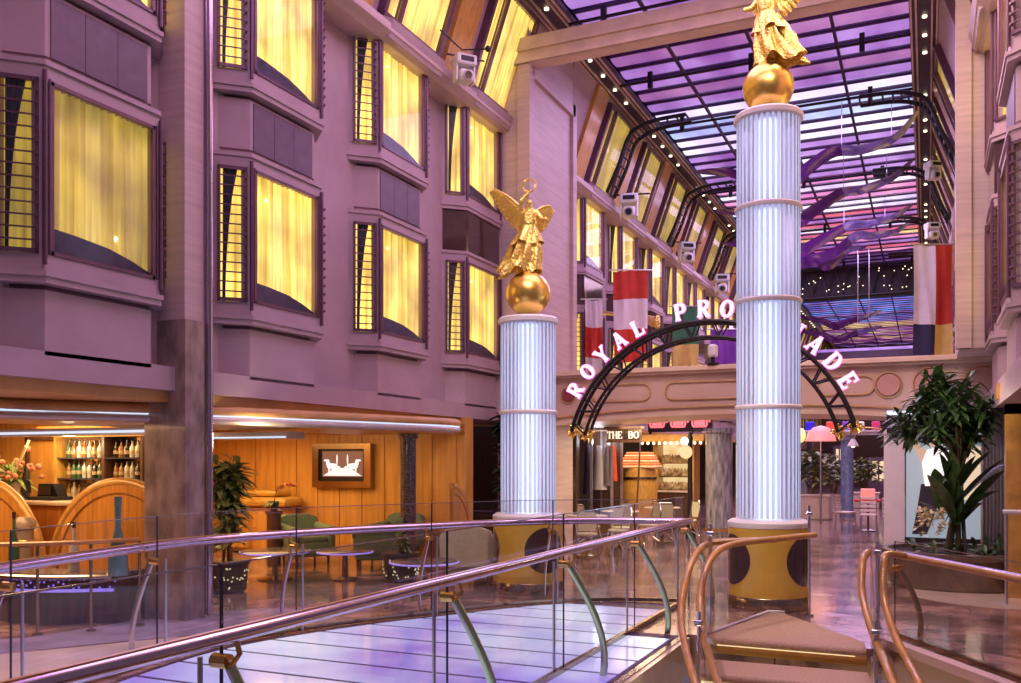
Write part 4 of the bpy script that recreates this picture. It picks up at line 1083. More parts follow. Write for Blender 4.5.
b = MB(); b.tube([(p.x, p.y - .05, .36) for p in lp], .018, 6); b.build('blue_light_line', M['ledblue'], lc, True)
M['crystal'] = mat('crystal', (.12, .26, .24), .08, 0, noise=.3, coat=1)
def bigbottle(label, px, top, bot, Y, m, kind):
    p = at(px, bot, Y=Y); q = at(px, top, Y=Y); h = q.z - .545; r = .055 if kind != 'tall' else .105
    o = thing('bottle', label, 'bottle', (p.x, Y, .545))
    if kind == 'tall': prof = [(r, 0), (r * 1.05, .03), (r * .85, h * .35), (r * .5, h * .5), (r * .28, h * .62), (r * .34, h * .85), (r * .22, h)]
    else: prof = [(r, 0), (r * 1.05, .02), (r, h * .42), (r * .35, h * .62), (r * .3, h * .92)]
    MB().lathe(prof, 16, (p.x, Y, .545)).build('bottle_body', m, o, 40)
    MB().lathe([(r * .36, h * .90), (r * .38, h * 1.02), (r * .2, h * 1.02)], 12, (p.x, Y, .545)).build('bottle_cap', BOT['dark'] if kind != 'tall' else M['crystal'], o, 40)
    if kind != 'tall': MB().lathe([(r * 1.07, h * .12), (r * 1.07, h * .36)], 16, (p.x, Y, .545)).build('bottle_label', BOT['green'] if kind == 'g' else LBL, o, True)
bigbottle('tall crystal decanter on the low counter, topmost bottle beside the marble pier', 118, 498, 565, 7.0, M['crystal'], 'tall')
bigbottle('slender green bottle on the low counter at the left photo edge', 14, 513, 572, 7.1, BOT['green'], 'g')
bigbottle('pale bottle on the low counter midway between the half round screens', 74, 523, 572, 7.1, BOT['clear'], 'n')
# lounge hand rail in wood with glass below
lr = spline([(-9.2, 5.35, 0), (-8.55, 5.95, 0), (-7.9, 6.55, 0), (-7.6, 7.15, 0)], 8)
t = thing('lounge_rail', 'wooden lounge hand rail on slim dark uprights behind the far balustrade', 'railing', (-8.3, 7.35, 0))
b = MB(); b.tube([(p.x, p.y, .92) for p in lr], .035, 8, sq=(1, .7)); b.build('handrail', M['rail_wood'], t, True)
for p in resample(lr, count=5):
    b = MB(); b.cyl((p.x, p.y, 0), (p.x, p.y, .90), .016, 8); b.cyl((p.x, p.y, 0), (p.x, p.y, .02), .05, 10); b.build('upright', M['bronze'], t)
# flowers on the bar
def leafblade(b, p, d, L, w, droop=.3, n=5):
    d = Vector(d).normalized(); s = d.cross(Vector((0, 0, 1)));
    if s.length < .05: s = Vector((1, 0, 0))
    s.normalize(); up = s.cross(d).normalized(); vs = []
    for i in range(n + 1):
        u = i / n; c = Vector(p) + d * (L * u) + Vector((0, 0, -droop * L * u * u)); ww = w * sin(PI * min(.02 + u * .97, 1)) ** .8
        vs += [c - s * ww + up * ww * .3, c, c + s * ww + up * ww * .3]
    fs = []
    for i in range(n):
        a = i * 3; fs += [(a, a + 1, a + 4, a + 3), (a + 1, a + 2, a + 5, a + 4)]
    b.add(vs, fs)
def rdir(r, lo=-.3, hi=1): 
    a = r.uniform(0, 2 * PI); z = r.uniform(lo, hi); q = math.sqrt(max(0, 1 - z * z)); return Vector((q * cos(a), q * sin(a), z))
r_ = random.Random(11)
c = at(8, 495, Y=8.95); c.z = 1.2
t = thing('flower_vase', 'flower arrangement in a white vase on the bar at the left photo edge', 'flowers', c)
MB().lathe([(.06, 0), (.085, .05), (.07, .18), (.09, .30)], 16, (c.x + .12, c.y, c.z)).build('vase', M['ringwhite'], t, 40)
b = MB()
for i in range(60): leafblade(b, (c.x + .1 + r_.uniform(-.05, .05), c.y, c.z + .28), rdir(r_, -.1, 1), r_.uniform(.2, .5), .035)
b.build('leaves', M['leaf2'], t)
b = MB()
for i in range(26):
    d = rdir(r_, 0, 1); p = Vector((c.x + .1, c.y, c.z + .3)) + d * r_.uniform(.2, .48); b.sph(p, r_.uniform(.025, .05), 8, 6)
b.build('blossoms', M['flowerred'], t, True)
b = MB()
for i in range(5):
    d = rdir(r_, .5, 1); b.tube([Vector((c.x + .1, c.y, c.z + .3)), Vector((c.x + .1, c.y, c.z + .3)) + d * .6], [.012, .02], 6)
b.build('pale_spikes', M['flower'], t)

def shrub(name, label, c, h, w, n, leafm, potm, lw=.05, ll=.26, pot=True, seed=1, cat='plant', trunk=True, lo=.15):
    r = random.Random(seed); t = thing(name, label, cat, c)
    ph = .0
    if pot:
        ph = .42; b = MB(); b.lathe([(.20, 0), (.24, .03), (.27, ph - .05), (.29, ph - .04), (.29, ph), (.24, ph)], 24, c); b.build('pot', potm, t, 40)
        b = MB()
        for i in range(60): 
            a = r.uniform(0, 2 * PI); z = r.uniform(.06, ph - .08); q = .242 + .03 * z / ph; b.sph((c[0] + q * cos(a), c[1] + q * sin(a), c[2] + z), .012, 6, 4)
        o = b.build('glass_dots', M['dots'], t); o['kind'] = 'stuff'
    stems = []
    b = MB()
    for i in range(7):
        a = r.uniform(0, 2 * PI); q = w * r.uniform(.1, .75); top = Vector((c[0] + q * cos(a), c[1] + q * sin(a), c[2] + h * r.uniform(.6, .98))); base = Vector((c[0] + .06 * cos(a), c[1] + .06 * sin(a), c[2] + ph - .02))
        mid = base.lerp(top, .55) + Vector((-.1 * cos(a), -.1 * sin(a), .1)); pts = spline([base, mid, top], 6); stems.append(pts); b.tube(pts, [.018 * (1 - .6 * k / (len(pts) - 1)) for k in range(len(pts))], 6)
    b.build('stems', M['stem'], t, True)
    b = MB()
    for i in range(n):
        s = stems[i % len(stems)]; u = lo + (1 - lo) * r.random() ** .8; p = s[min(int(u * (len(s) - 1)), len(s) - 1)]
        leafblade(b, p + Vector((r.gauss(0, .03), r.gauss(0, .03), r.gauss(0, .03))), rdir(r, -.25, .8), ll * r.uniform(.6, 1.2), lw * r.uniform(.7, 1.2), .35)
    b.build('foliage', leafm, t, True)
    return t
M['dots'] = emis('dots', (.85, .85, .45), .7)
M['leafmix'] = mat('leaf_mixed', (.34, .36, .14), .45, col2=(.07, .12, .04), scale=5)
p = at(228, 560, Y=9.5); shrub('potted_plant', 'tall leafy plant in a dotted pot just right of the marble pier', (p.x, 9.5, 0), 2.0, .55, 460, M['leafmix'], M['pot'], .05, .32, True, 3)
p = at(401, 555, Y=11.4); shrub('potted_plant', 'small bushy plant in a dotted pot in front of the dark round post', (p.x, 11.4, 0), .72, .22, 60, M['leaf2'], M['pot'], .03, .16, True, 4)
p = at(486, 500, Y=14.7); shrub('ficus_tree', 'tall dark ficus behind the short column at the pilaster foot', (-6.98, 15.2, 0), 2.95, .36, 480, M['leaf'], M['pot'], .08, .30, True, 6, 'tree')
# armchairs
def armchair(label, loc, rz, m, group=None):
    t = thing('armchair', label, 'armchair', loc, rz); Mx = EMPTY_M[t.name]
    def bld(b, nm, mm, sm=40): b.xf(Mx); b.build(nm, mm, t, sm)
    b = MB(); b.rbox((0, 0, .28), (.66, .66, .26), .05); bld(b, 'base', m)
    b = MB(); b.rbox((0, -.04, .44), (.52, .58, .12), .05); bld(b, 'seat', m)
    b = MB(); b.ext([(-.36, 0), (.36, 0), (.38, .40), (.33, .50), (.20, .55), (-.20, .55), (-.33, .50), (-.38, .40)], (0, .27, .28), (1, 0, 0), (0, .12, 1), (0, 1, 0), .12); bld(b, 'backrest', m, None)
    for s in (-1, 1):
        b = MB(); b.rbox((s * .33, -.02, .42), (.13, .66, .36), .05); b.cyl((s * .33, -.36, .58), (s * .33, .30, .62), .075, 14); bld(b, 'armrest', m)
        for q in (-1, 1):
            b = MB(); b.cyl((s * .28, q * .28, 0), (s * .28, q * .28, .16), .018, 8, .026); bld(b, 'leg', M['darkwood'])
p = at(306, 560, Y=12.6); armchair('green upholstered armchair in front of the honey wood wall, left of the television', (p.x, 12.6, 0), R(60), M['green'])
p = at(348, 560, Y=11.9); armchair('green upholstered armchair below the television', (p.x, 12.7, 0), R(-60), M['green'])
p = at(399, 555, Y=13.75); armchair('green upholstered armchair beside the dark round post, back to the wall', (p.x, 13.6, 0), R(0), M['green'])
p = at(470, 560, Y=11.6); armchair('olive upholstered armchair left of the short column', (p.x, 11.6, 0), R(200), M['cushion'])
# low tables
def lowtable(label, loc, r, h, topm):
    t = thing('low_table', label, 'table', loc)
    x, y = loc[0], loc[1]
    MB().lathe([(r * .5, 0), (r * .5, .02), (.05, .05), (.04, h - .05), (r * .5, h - .03)], 24, loc).build('pedestal', M['bronze'], t, 40)
    MB().lathe([(r * .9, h - .03), (r, h - .02), (r, h), (r * .97, h + .01)], 36, loc).build('tabletop', topm, t, 40)
    b = MB(); b.tube([(x + (r + .004) * cos(2 * PI * i / 36), y + (r + .004) * sin(2 * PI * i / 36), h - .01) for i in range(36)], .012, 6, closed=True); b.build('blue_light_ring', M['ledblue'], t, True)
p = at(275, 575, Y=10.8); lowtable('round low table with blue light ring between the tall plant and the armchairs', (p.x, 10.8, 0), .5, .42, M['granite'])
p = at(428, 575, Y=10.6); lowtable('round low table with blue light ring in front of the small bushy plant', (p.x, 10.5, 0), .45, .42, M['granite'])
p = at(345, 580, Y=11.2); lowtable('round low table with blue light ring in front of the television armchairs', (p.x, 11.2, 0), .4, .42, M['granite'])
# side cabinet and orchid left of the armchairs
p = at(253, 520, Y=13.7)
t = thing('sideboard', 'bow fronted wood sideboard with rounded top against the honey wood wall', 'sideboard', (p.x, 13.9, 0))
b = MB(); b.rbox((p.x, 13.9, .45), (1.5, .5, .9), .12); b.build('body', M['wood'], t, 40)
b = MB(); b.rbox((p.x, 13.88, .98), (1.7, .62, .18), .08); b.rbox((p.x - .1, 13.9, 1.14), (1.35, .5, .12), .06); b.build('top', M['goldwood'], t, 40)
for s in (-.36, .36):
    b = MB(); b.rbox((p.x + s, 13.64, .45), (.62, .02, .7), .01); d_ = b.build('door', M['wood2'], t)
    b = MB(); b.sph((p.x + s * .3, 13.61, .5), .02, 8, 6); b.build('knob', M['brass'], d_)
p = at(274, 517, Y=12.2)
t = thing('orchid', 'pink orchid in a dark pot between the sideboard and the green armchair', 'plant', (p.x, 12.2, 0))
b = MB(); b.lathe([(.11, 0), (.12, .02), (.12, .85), (.15, .88), (.15, .92)], 16, (p.x, 12.2, 0)); b.build('stand', M['darkwood'], t, 40)
b = MB(); b.lathe([(.06, .92), (.09, 1.05), (.08, 1.08)], 14, (p.x, 12.2, 0)); b.build('pot', M['pot'], t, 40)
b = MB(); st = spline([(p.x, 12.2, 1.05), (p.x + .06, 12.2, 1.25), (p.x + .25, 12.2, 1.36), (p.x + .42, 12.2, 1.33)], 6); b.tube(st, .008, 5); b.build('stalk', M['leaf'], t)
b = MB()
for q in st[6:]:
    for k in range(5): leafblade(b, q, rdir(r_, -.3, .8), .07, .025, .2, 3)
b.build('petals', M['flowerred'], t)
b = MB()
for k in range(6): leafblade(b, (p.x, 12.2, 1.05), rdir(r_, .1, .6), .22, .035, .5)
b.build('leaves', M['leaf'], t)
# ================================================================= PROMENADE BEYOND THE BRIDGE
struct(MB().bb(-11.5, -11.2, 18.3, 75, 0, 2.6).build('wall_cafe', M['darkwood']))
struct(MB().bb(-11.5, -7.2, 18.3, 75, 2.52, 2.6).build('ceiling_cafe', M['soffit']))
struct(MB().bb(3.4, 3.7, 15, 75, 0, 2.6).build('wall_shops', M['plumpanel']))
struct(MB().bb(.6, 3.6, 19.6, 75, 2.6, 2.7).build('ceiling_shops', M['paint']))
struct(MB().bb(-9.5, -7.3, 18.25, 18.4, 0, 2.52).build('wall_cafe_side', M['darkwood']))
# glass display cabinet (left) with a sign board
def px_box(px0, px1, Y): return at(px0, 461, Y=Y).x, at(px1, 461, Y=Y).x
x0, x1 = px_box(578, 612, 19.2)
zt = at(595, 428, Y=19.2).z
t = thing('display_booth', 'tall chrome framed glass booth with hanging clothes beneath the left foot of the arch sign', 'display case', ((x0 + x1) / 2, 19.2, 0))
b = MB()
for x in (x0, x0 + (x1 - x0) * .4, x1):
    for y in (19.2, 19.9): b.bb(x - .025, x + .025, y - .025, y + .025, 0, zt)
b.bb(x0, x1, 19.17, 19.23, zt - .05, zt); b.bb(x0, x1, 19.87, 19.93, zt - .05, zt); b.bb(x0 - .02, x0 + .02, 19.2, 19.9, zt - .05, zt); b.bb(x1 - .02, x1 + .02, 19.2, 19.9, zt - .05, zt); b.build('frame', M['steel'], t)
b = MB(); b.bb(x0, x1, 19.19, 19.2, .4, zt - .05); b.build('glass_front', M['paneglass'], t)
b = MB(); b.bb(x0, x1, 19.2, 19.9, 0, .4); b.bb(x0, x1, 19.88, 19.9, .4, zt); b.build('base', M['darkwood'], t)
for k, (u, m_, w_, zl) in enumerate(((.15, 'flagnavy', .12, 1.0), (.5, 'ringwhite', .15, 1.1), (.72, 'steel', .12, 1.2), (.9, 'red', .08, 1.3))):
    xx = x0 + u * (x1 - x0)
    b = MB(); b.grid(lambda a, v: (xx + w_ * (.5 + .5 * v) * cos(a * 2 * PI) * (1 + .12 * sin(a * 40)), 19.55 + .08 * sin(a * 2 * PI), zl + (2.1 - zl) * (1 - v)), 40, 6, closed=True); b.build('garment', M[m_], t, True)
point('booth_lamp', ((x0 + x1) / 2, 19.5, 2.2), (.85, .9, 1), 12, .08)
x0, x1 = px_box(556, 575, 18.9)
t = thing('bar_screen', 'dark wood column panel with a glowing bowl lamp left of the glass booth', 'panel', ((x0 + x1) / 2, 19.0, 0))
b = MB(); b.rbox(((x0 + x1) / 2, 19.1, 1.25), (x1 - x0, .2, 2.5), .03); b.build('panel', M['darkwood'], t)
c = at(565, 486, Y=18.9); b = MB(); b.lathe([(.03, -.06), (.10, -.03), (.14, .05), (.13, .06)], 16, c); M['bowl'] = emis('bowl_lamp', (1, .85, .6), 3); b.build('bowl_lamp', M['bowl'], t, True)
# sign board reading THE BO...
s0 = at(607, 431, Y=18.8); s1 = at(639, 440, Y=18.8)
t = thing('sign_board', 'cream lettered sign board projecting right of the glass booth top', 'sign', ((s0.x + s1.x) / 2, 18.8, s1.z))
b = MB(); b.bb(s0.x, s1.x, 18.8, 19.0, s1.z, s0.z + .03); b.build('board', M['bronze'], t)
b = MB(); b.bb(s0.x - .05, s1.x + .05, 18.75, 19.05, s0.z + .03, s0.z + .09); b.bb(s0.x - .02, s1.x + .02, 18.77, 19.0, s1.z - .05, s1.z); b.build('moulding', M['darkwood'], t)
txt = 'THE BO'; n = len(txt)
M['signcream'] = emis('sign_cream', (1, .86, .62), .9)
for i, ch in enumerate(txt):
    if ch == ' ': continue
    b = MB(); glyph(b, ch, Vector((s0.x + (i + .5) * (s1.x - s0.x) / n, 18.8, (s0.z + s1.z) / 2 + .01)), Vector((1, 0, 0)), Vector((0, 0, 1)), Vector((0, -1, 0)), .155, .015); b.build('letter', M['signcream'], t)
b = MB(); b.cyl((s1.x, 18.9, s1.z - .05), (s1.x - .12, 18.9, .0), .02, 6); b.build('slanted_pole', M['darkwood'], t)
# barrel hut with orange striped canopy
c0 = at(640, 505, Y=21.5)
t = thing('barrel_stall', 'brown barrel shaped stall under an orange striped roof', 'stall', (c0.x, 21.5, 0))
b = MB(); b.lathe([(.36, 0), (.42, .5), (.42, 1.1), (.36, 1.6)], 24, (c0.x, 21.5, 0)); b.build('barrel', M['goldwood'], t, True)
b = MB()
for z in (.3, 1.3): b.lathe([(.40, z), (.425, z + .01), (.425, z + .06), (.40, z + .07)], 24, (c0.x, 21.5, 0))
b.build('hoops', M['bronze'], t, True)
STALL = (mat('stall_pale', (.85, .55, .35), .5, noise=.1), mat('stall_orange', (.80, .25, .08), .5, noise=.1))
for i in range(6):
    z = 1.58 + i * .065; q = .74 - i * .055
    b = MB(); b.rbox((c0.x, 21.5, z + .03), (q * 1.25, q, .06), .025); b.build('roof_slat', STALL[i % 2], t)
# patisserie style shop front with glowing shelves
x0, x1 = px_box(656, 692, 23.0)
t = thing('shop_front', 'glowing shop counter with stacked shelves between the barrel stall and the black lamp post', 'shop', ((x0 + x1) / 2, 23, 0))
M['shopglow'] = emis('shop_glow', (1, .78, .42), .95, col2=(.6, .35, .12), scale=5, lo=.3, hi=.7)
b = MB(); b.bb(x0, x1, 23.5, 23.6, .9, 2.28); b.build('lit_back', M['shopglow'], t)
for x in (x0, x1): 
    b = MB(); b.bb(x - .06, x + .06, 22.95, 23.6, 0, 2.28); b.build('upright', M['goldwood'], t)
for z in (1.0, 1.35, 1.7): 
    b = MB(); b.bb(x0, x1, 23.1, 23.5, z - .02, z); b.build('shelf', M['bronze'], t)
b = MB(); b.bb(x0, x1, 22.9, 23.3, 0, .95); b.build('counter', M['darkwood'], t)
b = MB(); b.bb(x0, x1, 22.86, 23.3, .95, 1.0); b.build('counter_top', M['cream'], t)
b = MB(); rq = random.Random(8)
for z in (1.0, 1.35, 1.7):
    for i in range(9):
        xx = x0 + .12 + i * (x1 - x0 - .2) / 9; b.lathe([(.05, 0), (.07, .06), (.05, .12 + .08 * rq.random()), (.01, .22)], 8, (xx, 23.25, z))
o = b.build('goods', mat('goods', (.70, .55, .30), .5, col2=(.20, .10, .05), scale=9), t, True); o['kind'] = 'stuff'
# row of marquee bulbs and eaves
e0, e1 = at(640, 441, Y=22.5), at(704, 447, Y=22.5)
t = thing('bulb_eave', 'wooden eave edged with a row of bare warm bulbs above the shop counter', 'lights', ((e0.x + e1.x) / 2, 22.5, 2.2))
b = MB(); b.bb(e0.x, e1.x, 22.5, 23.6, 2.30, 2.40); b.bb(e0.x, e1.x, 22.44, 22.52, 2.24, 2.42); b.build('eave_board', M['goldwood'], t)
for i in range(11):
    b = MB(); b.sph((e0.x + (i + .5) * (e1.x - e0.x) / 11, 22.45, 2.20), .035, 8, 6); b.build('bulb', M['bulb'], t, True)
# red neon scrolls above
e0, e1 = at(648, 424, Y=24), at(712, 424, Y=24)
t = thing('neon_scroll', 'red neon squiggles on a dark board high above the bulb row', 'neon', ((e0.x + e1.x) / 2, 24, e0.z))
b = MB(); b.bb(e0.x, e1.x, 24, 24.1, e0.z - .22, e0.z + .30); b.build('board', M['dark'], t)
for x in (e0.x + .05, e1.x - .05):
    b = MB(); b.cyl((x, 24.05, 0), (x, 24.05, e0.z), .04, 8); b.build('board_post', M['black'], t)
W_ = e1.x - e0.x
for k in range(3):
    b = MB(); xa = e0.x + k * W_ / 3 + .08
    b.tube([(xa + (W_ / 3 - .2) * i / 60 + .07 * sin(i * .55), 23.96, e0.z + .02 + .12 * cos(i * .55)) for i in range(61)], .025, 6); b.build('neon_tube', M['neonred'], t, True)
# granite column
def gcol(label, px, Y, r, m_):
    c = at(px, 500, Y=Y); t = thing('round_column', label, 'column', (c.x, Y, 0))
    b = MB(); b.lathe([(r * 1.15, 0), (r * 1.15, .12), (r, .16), (r, 2.38), (r * 1.2, 2.42), (r * 1.2, 2.52)], 28, (c.x, Y, 0)); b.build('shaft', m_, t, 40)
    b = MB(); b.lathe([(r * 1.17, .10), (r * 1.19, .12), (r * 1.19, .16), (r * 1.05, .18)], 28, (c.x, Y, 0)); b.build('ring', M['brass'], t, 40)
gcol('grey granite column just left of the tall fluted column', 719, 21.6, .31, mat('grey_marble', (.34, .33, .38), .25, noise=.55, scale=7, stretch=(2, 2, .4), coat=.4))
M['bluecol'] = mat('blue_column', (.20, .26, .40), .3, noise=.3, scale=9, coat=.3)
gcol('slate blue column far down the promenade between the planters and the red table', 847, 30.5, .19, M['bluecol'])
# black street lamp with globe
c = at(690, 525, Z=0); c.y = 20.3; c.x = at(690, 461, Y=20.3).x
t = thing('street_lamp', 'black cast street lamp with white globe and banner bracket left of the granite column', 'lamp', (c.x, c.y, 0))
b = MB(); b.lathe([(.14, 0), (.12, .15), (.06, .3), (.05, 2.2), (.07, 2.25), (.03, 2.4)], 14, (c.x, c.y, 0)); b.tube([(c.x, c.y, 2.3), (c.x + .1, c.y, 2.45), (c.x + .25, c.y, 2.42)], .025, 6); b.build('post', M['black'], t, 40)
b = MB(); b.sph((c.x - .1, c.y - .1, 2.2), .09, 12, 8); b.build('globe', M['bowl'], t, True)
b = MB(); b.lathe([(.15, -.01), (.15, .01)], 20, (c.x - .07, c.y - .1, 1.95), Matrix.Rotation(R(90), 4, 'X')); b.build('round_plaque', M['cream'], t)

# cafe chairs and tables under the bridge
def cafe_chair():
    o = proto('cafe_chair', 'bentwood café chair with pale seat back at the tables below the arch sign', 'chair', 'café chairs at the tables below the arch sign')
    MB().lathe([(.19, .43), (.20, .45), (.19, .47)], 18).build('seat', M['cushion'], o, 40)
    for sx in (-1, 1):
        for sy in (-1, 1):
            b = MB(); b.tube([(sx * .13, sy * .13, .44), (sx * .17, sy * .17, .2), (sx * .21, sy * .21, 0)], .013, 6); b.build('leg', M['chrome'], o, True)
    b = MB(); b.tube([(-.18, .14, .45), (-.19, .19, .7), (-.12, .21, .88), (.12, .21, .88), (.19, .19, .7), (.18, .14, .45)], .014, 6); b.build('back_frame', M['chrome'], o, True)
    b = MB(); b.grid(lambda u, v: ((u - .5) * .32, .19 + .02 * cos((u - .5) * 3), .52 + v * .33), 10, 4); n0 = list(b.v); f0 = list(b.f); b.add([(x, y + .02, z) for x, y, z in n0], [tuple(reversed(f)) for f in f0]); b.build('backrest', M['cushion'], o, True)
    b = MB()
    for s in (-1, 1): b.tube([(s * .19, -.19, .1), (0, 0, .27), (-s * .19, .19, .1)], .010, 6)
    b.build('stretcher', M['chrome'], o, True)
    return o
def cafe_table(label, x, y):
    t = thing('cafe_table', label, 'table', (x, y, 0))
    MB().lathe([(.26, 0), (.26, .02), (.04, .06), (.03, .70), (.12, .72)], 18, (x, y, 0)).build('pedestal', M['bronze'], t, 40)
    MB().lathe([(.36, .72), (.39, .73), (.39, .75), (.37, .755)], 30, (x, y, 0)).build('tabletop', M['cream'], t, 40)
ch = cafe_chair(); KID[ch.name] = [(c, kids(c)) for c in kids(ch)]; ch1 = True
TL = [('round café table nearest the left foot of the arch sign', 587, 15.9), ('round café table with the middle place in the row below the arch sign', 620, 17.6), ('round café table nearest the granite column', 662, 19.3)]
for lab, px, Y in TL:
    x = at(px, 500, Y=Y).x; cafe_table(lab, x, Y)
    for k, (dx, dy) in enumerate(((.22, -.62), (-.48, -.42), (.46, .44))):
        loc = (x + dx, Y + dy, 0); rz = math.atan2(dy, dx) - PI / 2
        if ch1: put(ch, loc, (0, 0, rz)); ch1 = False
        else: dup(ch, loc, (0, 0, rz))
# planters with bushes on the right hand far side
def planter(label, px, Y, w, h, bh, seed):
    c = at(px, 500, Y=Y); r = random.Random(seed); t = thing('planter_box', label, 'plant', (c.x, Y, 0))
    b = MB(); b.rbox((c.x, Y, h / 2), (w, w, h), .03); b.rbox((c.x, Y, h - .03), (w * 1.08, w * 1.08, .08), .03); b.build('box', M['cream'], t)
    b = MB()
    for i in range(5): b.tube([(c.x, Y, h - .1), (c.x + r.uniform(-.4, .4), Y + r.uniform(-.4, .4), h + bh * .7)], [.03, .015], 5)
    b.build('stems', M['stem'], t)
    b = MB()
    for i in range(240):
        d = rdir(r, -.6, 1); q = r.random() ** .4; leafblade(b, Vector((c.x + d.x * w * .62 * q, Y + d.y * w * .62 * q, h + bh * .5 + d.z * bh * .5 * q)), rdir(r, -.2, .8), .32, .07, .3)
    b.build('foliage', M['leafmix'], t, True)
planter('bush in a pale square planter right of the tall fluted column, far away', 812, 29.0, 1.1, .75, 1.3, 2)
planter('dark bush in a low planter far away, left of the slate blue column', 834, 33.0, 1.0, .6, 1.4, 5)
planter('dark bush far away, right of the slate blue column', 864, 36.5, 1.1, .6, 1.3, 9)
# fascia shelf with coloured lanterns
s0 = at(800, 432, Y=31)
t = thing('lantern_beam', 'pale beam carrying coloured box lanterns across the far promenade', 'beam', (-3.0, 31, s0.z))
b = MB(); b.bb(at(795, 432, Y=31).x, at(893, 432, Y=31).x, 31, 31.3, s0.z - .12, s0.z); b.bb(at(795, 432, Y=31).x, at(893, 432, Y=31).x, 30.9, 31.3, s0.z - .02, s0.z + .03); b.build('beam', M['ringwhite'], t)
t2 = 0
cols = [('blue', (.03, .02, .60)), ('red', (.80, .08, .05)), ('violet', (.20, .04, .45)), ('white', (.85, .75, .75)), ('crimson', (.55, .04, .16))]
for k, px in enumerate((810, 831, 847, 860, 876)):
    c = at(px, 432, Y=31.1); o = thing('box_lantern', cols[k][0] + ' box lantern on the pale beam far down the promenade', 'lantern', (c.x, 31.1, c.z + .03))
    MB().rbox((c.x, 31.1, c.z + .19), (.28 - .03 * (k > 2), .28, .28), .03).build('shade', mat('lantern_' + cols[k][0], cols[k][1], .4, em=cols[k][1], es=.5, noise=.05), o)
    MB().rbox((c.x, 31.1, c.z + .045), (.32, .3, .03), .01).build('foot', M['steel'], o)
# red lit stall sign
c = at(817, 437, Y=27)
t = thing('stall_sign', 'red lit arched stall awning with amber lamp beside the tall fluted column', 'awning', c)
M['redlit'] = emis('red_lit', (1.0, .13, .08), .75); M['amberlit'] = emis('amber_lit', (1.0, .62, .15), 1.2)
b = MB(); b.lathe([(.02, .32), (.22, .26), (.36, .10), (.42, -.12), (.40, -.12)], 24, (c.x + .1, c.y, c.z)); b.build('awning', M['redlit'], t, True)
b = MB(); b.sph((c.x - .42, c.y - .1, c.z + .05), .16, 12, 8, (.8, .8, 1.3)); b.build('amber_lamp', M['amberlit'], t, True)
b = MB(); b.cyl((c.x + .1, c.y, 0), (c.x + .1, c.y, c.z), .03, 8); b.build('pole', M['steel'], t)
point('stall_lamp', (c.x, c.y - .6, c.z - .2), (1, .5, .3), 6, .4)
# spot lamp on bracket
c = at(853, 443, Y=27.5)
t = thing('arm_lamp', 'white cone lamp on a curved arm before the slate blue column', 'lamp', c)
b = MB(); b.lathe([(.05, .12), (.16, -.08), (.15, -.10), (.02, -.05)], 16, c); b.build('shade', M['white'], t, True)
b = MB(); b.tube(spline([(c.x, c.y, c.z + .12), (c.x + .3, c.y, c.z + .42), (c.x + .9, c.y, c.z + .36), (c.x + 1.3, c.y, c.z + .55)], 6), .02, 6); b.build('arm', M['brass'], t, True)
b = MB(); b.sph((c.x, c.y, c.z - .06), .07, 10, 6); b.build('bulb', M['bulb'], t, True)
# far lit shop fronts
def shopglow(label, px0, px1, y0, y1, Y, m_):
    a, c = at(px0, y0, Y=Y), at(px1, y1, Y=Y)
    t = thing('lit_shop', label, 'shop', ((a.x + c.x) / 2, Y, 0))
    b = MB(); b.bb(a.x, c.x, Y, Y + .05, c.z, a.z); b.build('lit_window', m_, t)
    b = MB(); 
    for (q0, q1, z0, z1) in ((a.x - .12, a.x, 0, a.z + .15), (c.x, c.x + .12, 0, a.z + .15), (a.x, c.x, a.z, a.z + .15), (a.x, c.x, 0, c.z)): b.bb(q0, q1, Y - .05, Y + .1, z0, z1)
    for i in range(1, 3): b.bb(a.x + (c.x - a.x) * i / 3 - .03, a.x + (c.x - a.x) * i / 3 + .03, Y - .03, Y, c.z, a.z)
    b.build('shop_frame', M['plumpanel'], t)
shopglow('amber lit shop window far down on the right, behind the red table', 872, 892, 461, 481, 38, M['shopglow'])
shopglow('small amber lit shop window far away, between the planters', 836, 846, 449, 460, 45, M['shopglow'])
shopglow('wide warm lit shop window at the far left, behind the granite column', 736, 760, 430, 500, 44, M['shopglow'])
# red table and pale chairs
c = at(868, 500, Y=24.5)
t = thing('red_table', 'small red topped table far down the promenade with pale chairs', 'table', (c.x, 24.5, 0))
b = MB(); b.rbox((c.x, 24.5, .76), (.62, .62, .06), .02); b.build('tabletop', M['red'], t)
b = MB(); b.rbox((c.x, 24.45, .93), (.34, .06, .26), .02); b.build('menu_box', M['redlit'], t)
b = MB(); b.lathe([(.24, 0), (.24, .02), (.03, .05), (.03, .73)], 16, (c.x, 24.5, 0)); b.build('pedestal', M['bronze'], t, 40)
M['pale_'] = mat('pale_chair', (.78, .66, .58), .5, noise=.1)
def stack_chair():
    o = proto('pale_chair', 'pale slatted chair beside the small red topped table', 'chair', 'pale slatted chairs by the red table')
    MB().rbox((0, 0, .44), (.40, .40, .04), .02).build('seat', M['pale_'], o)
    for sx in (-1, 1):
        for sy in (-1, 1): MB().cyl((sx * .17, sy * .17, .43), (sx * .19, sy * .19, 0), .014, 6).build('leg', M['steel'], o)
        MB().cyl((sx * .18, .18, .43), (sx * .18, .24, .88), .014, 6).build('back_post', M['steel'], o)
    for k in range(4): MB().rbox((0, .20 + .012 * k, .55 + k * .10), (.36, .02, .06), .008).build('back_slat', M['pale_'], o)
    return o
sc_ = stack_chair(); KID[sc_.name] = [(q, kids(q)) for q in kids(sc_)]
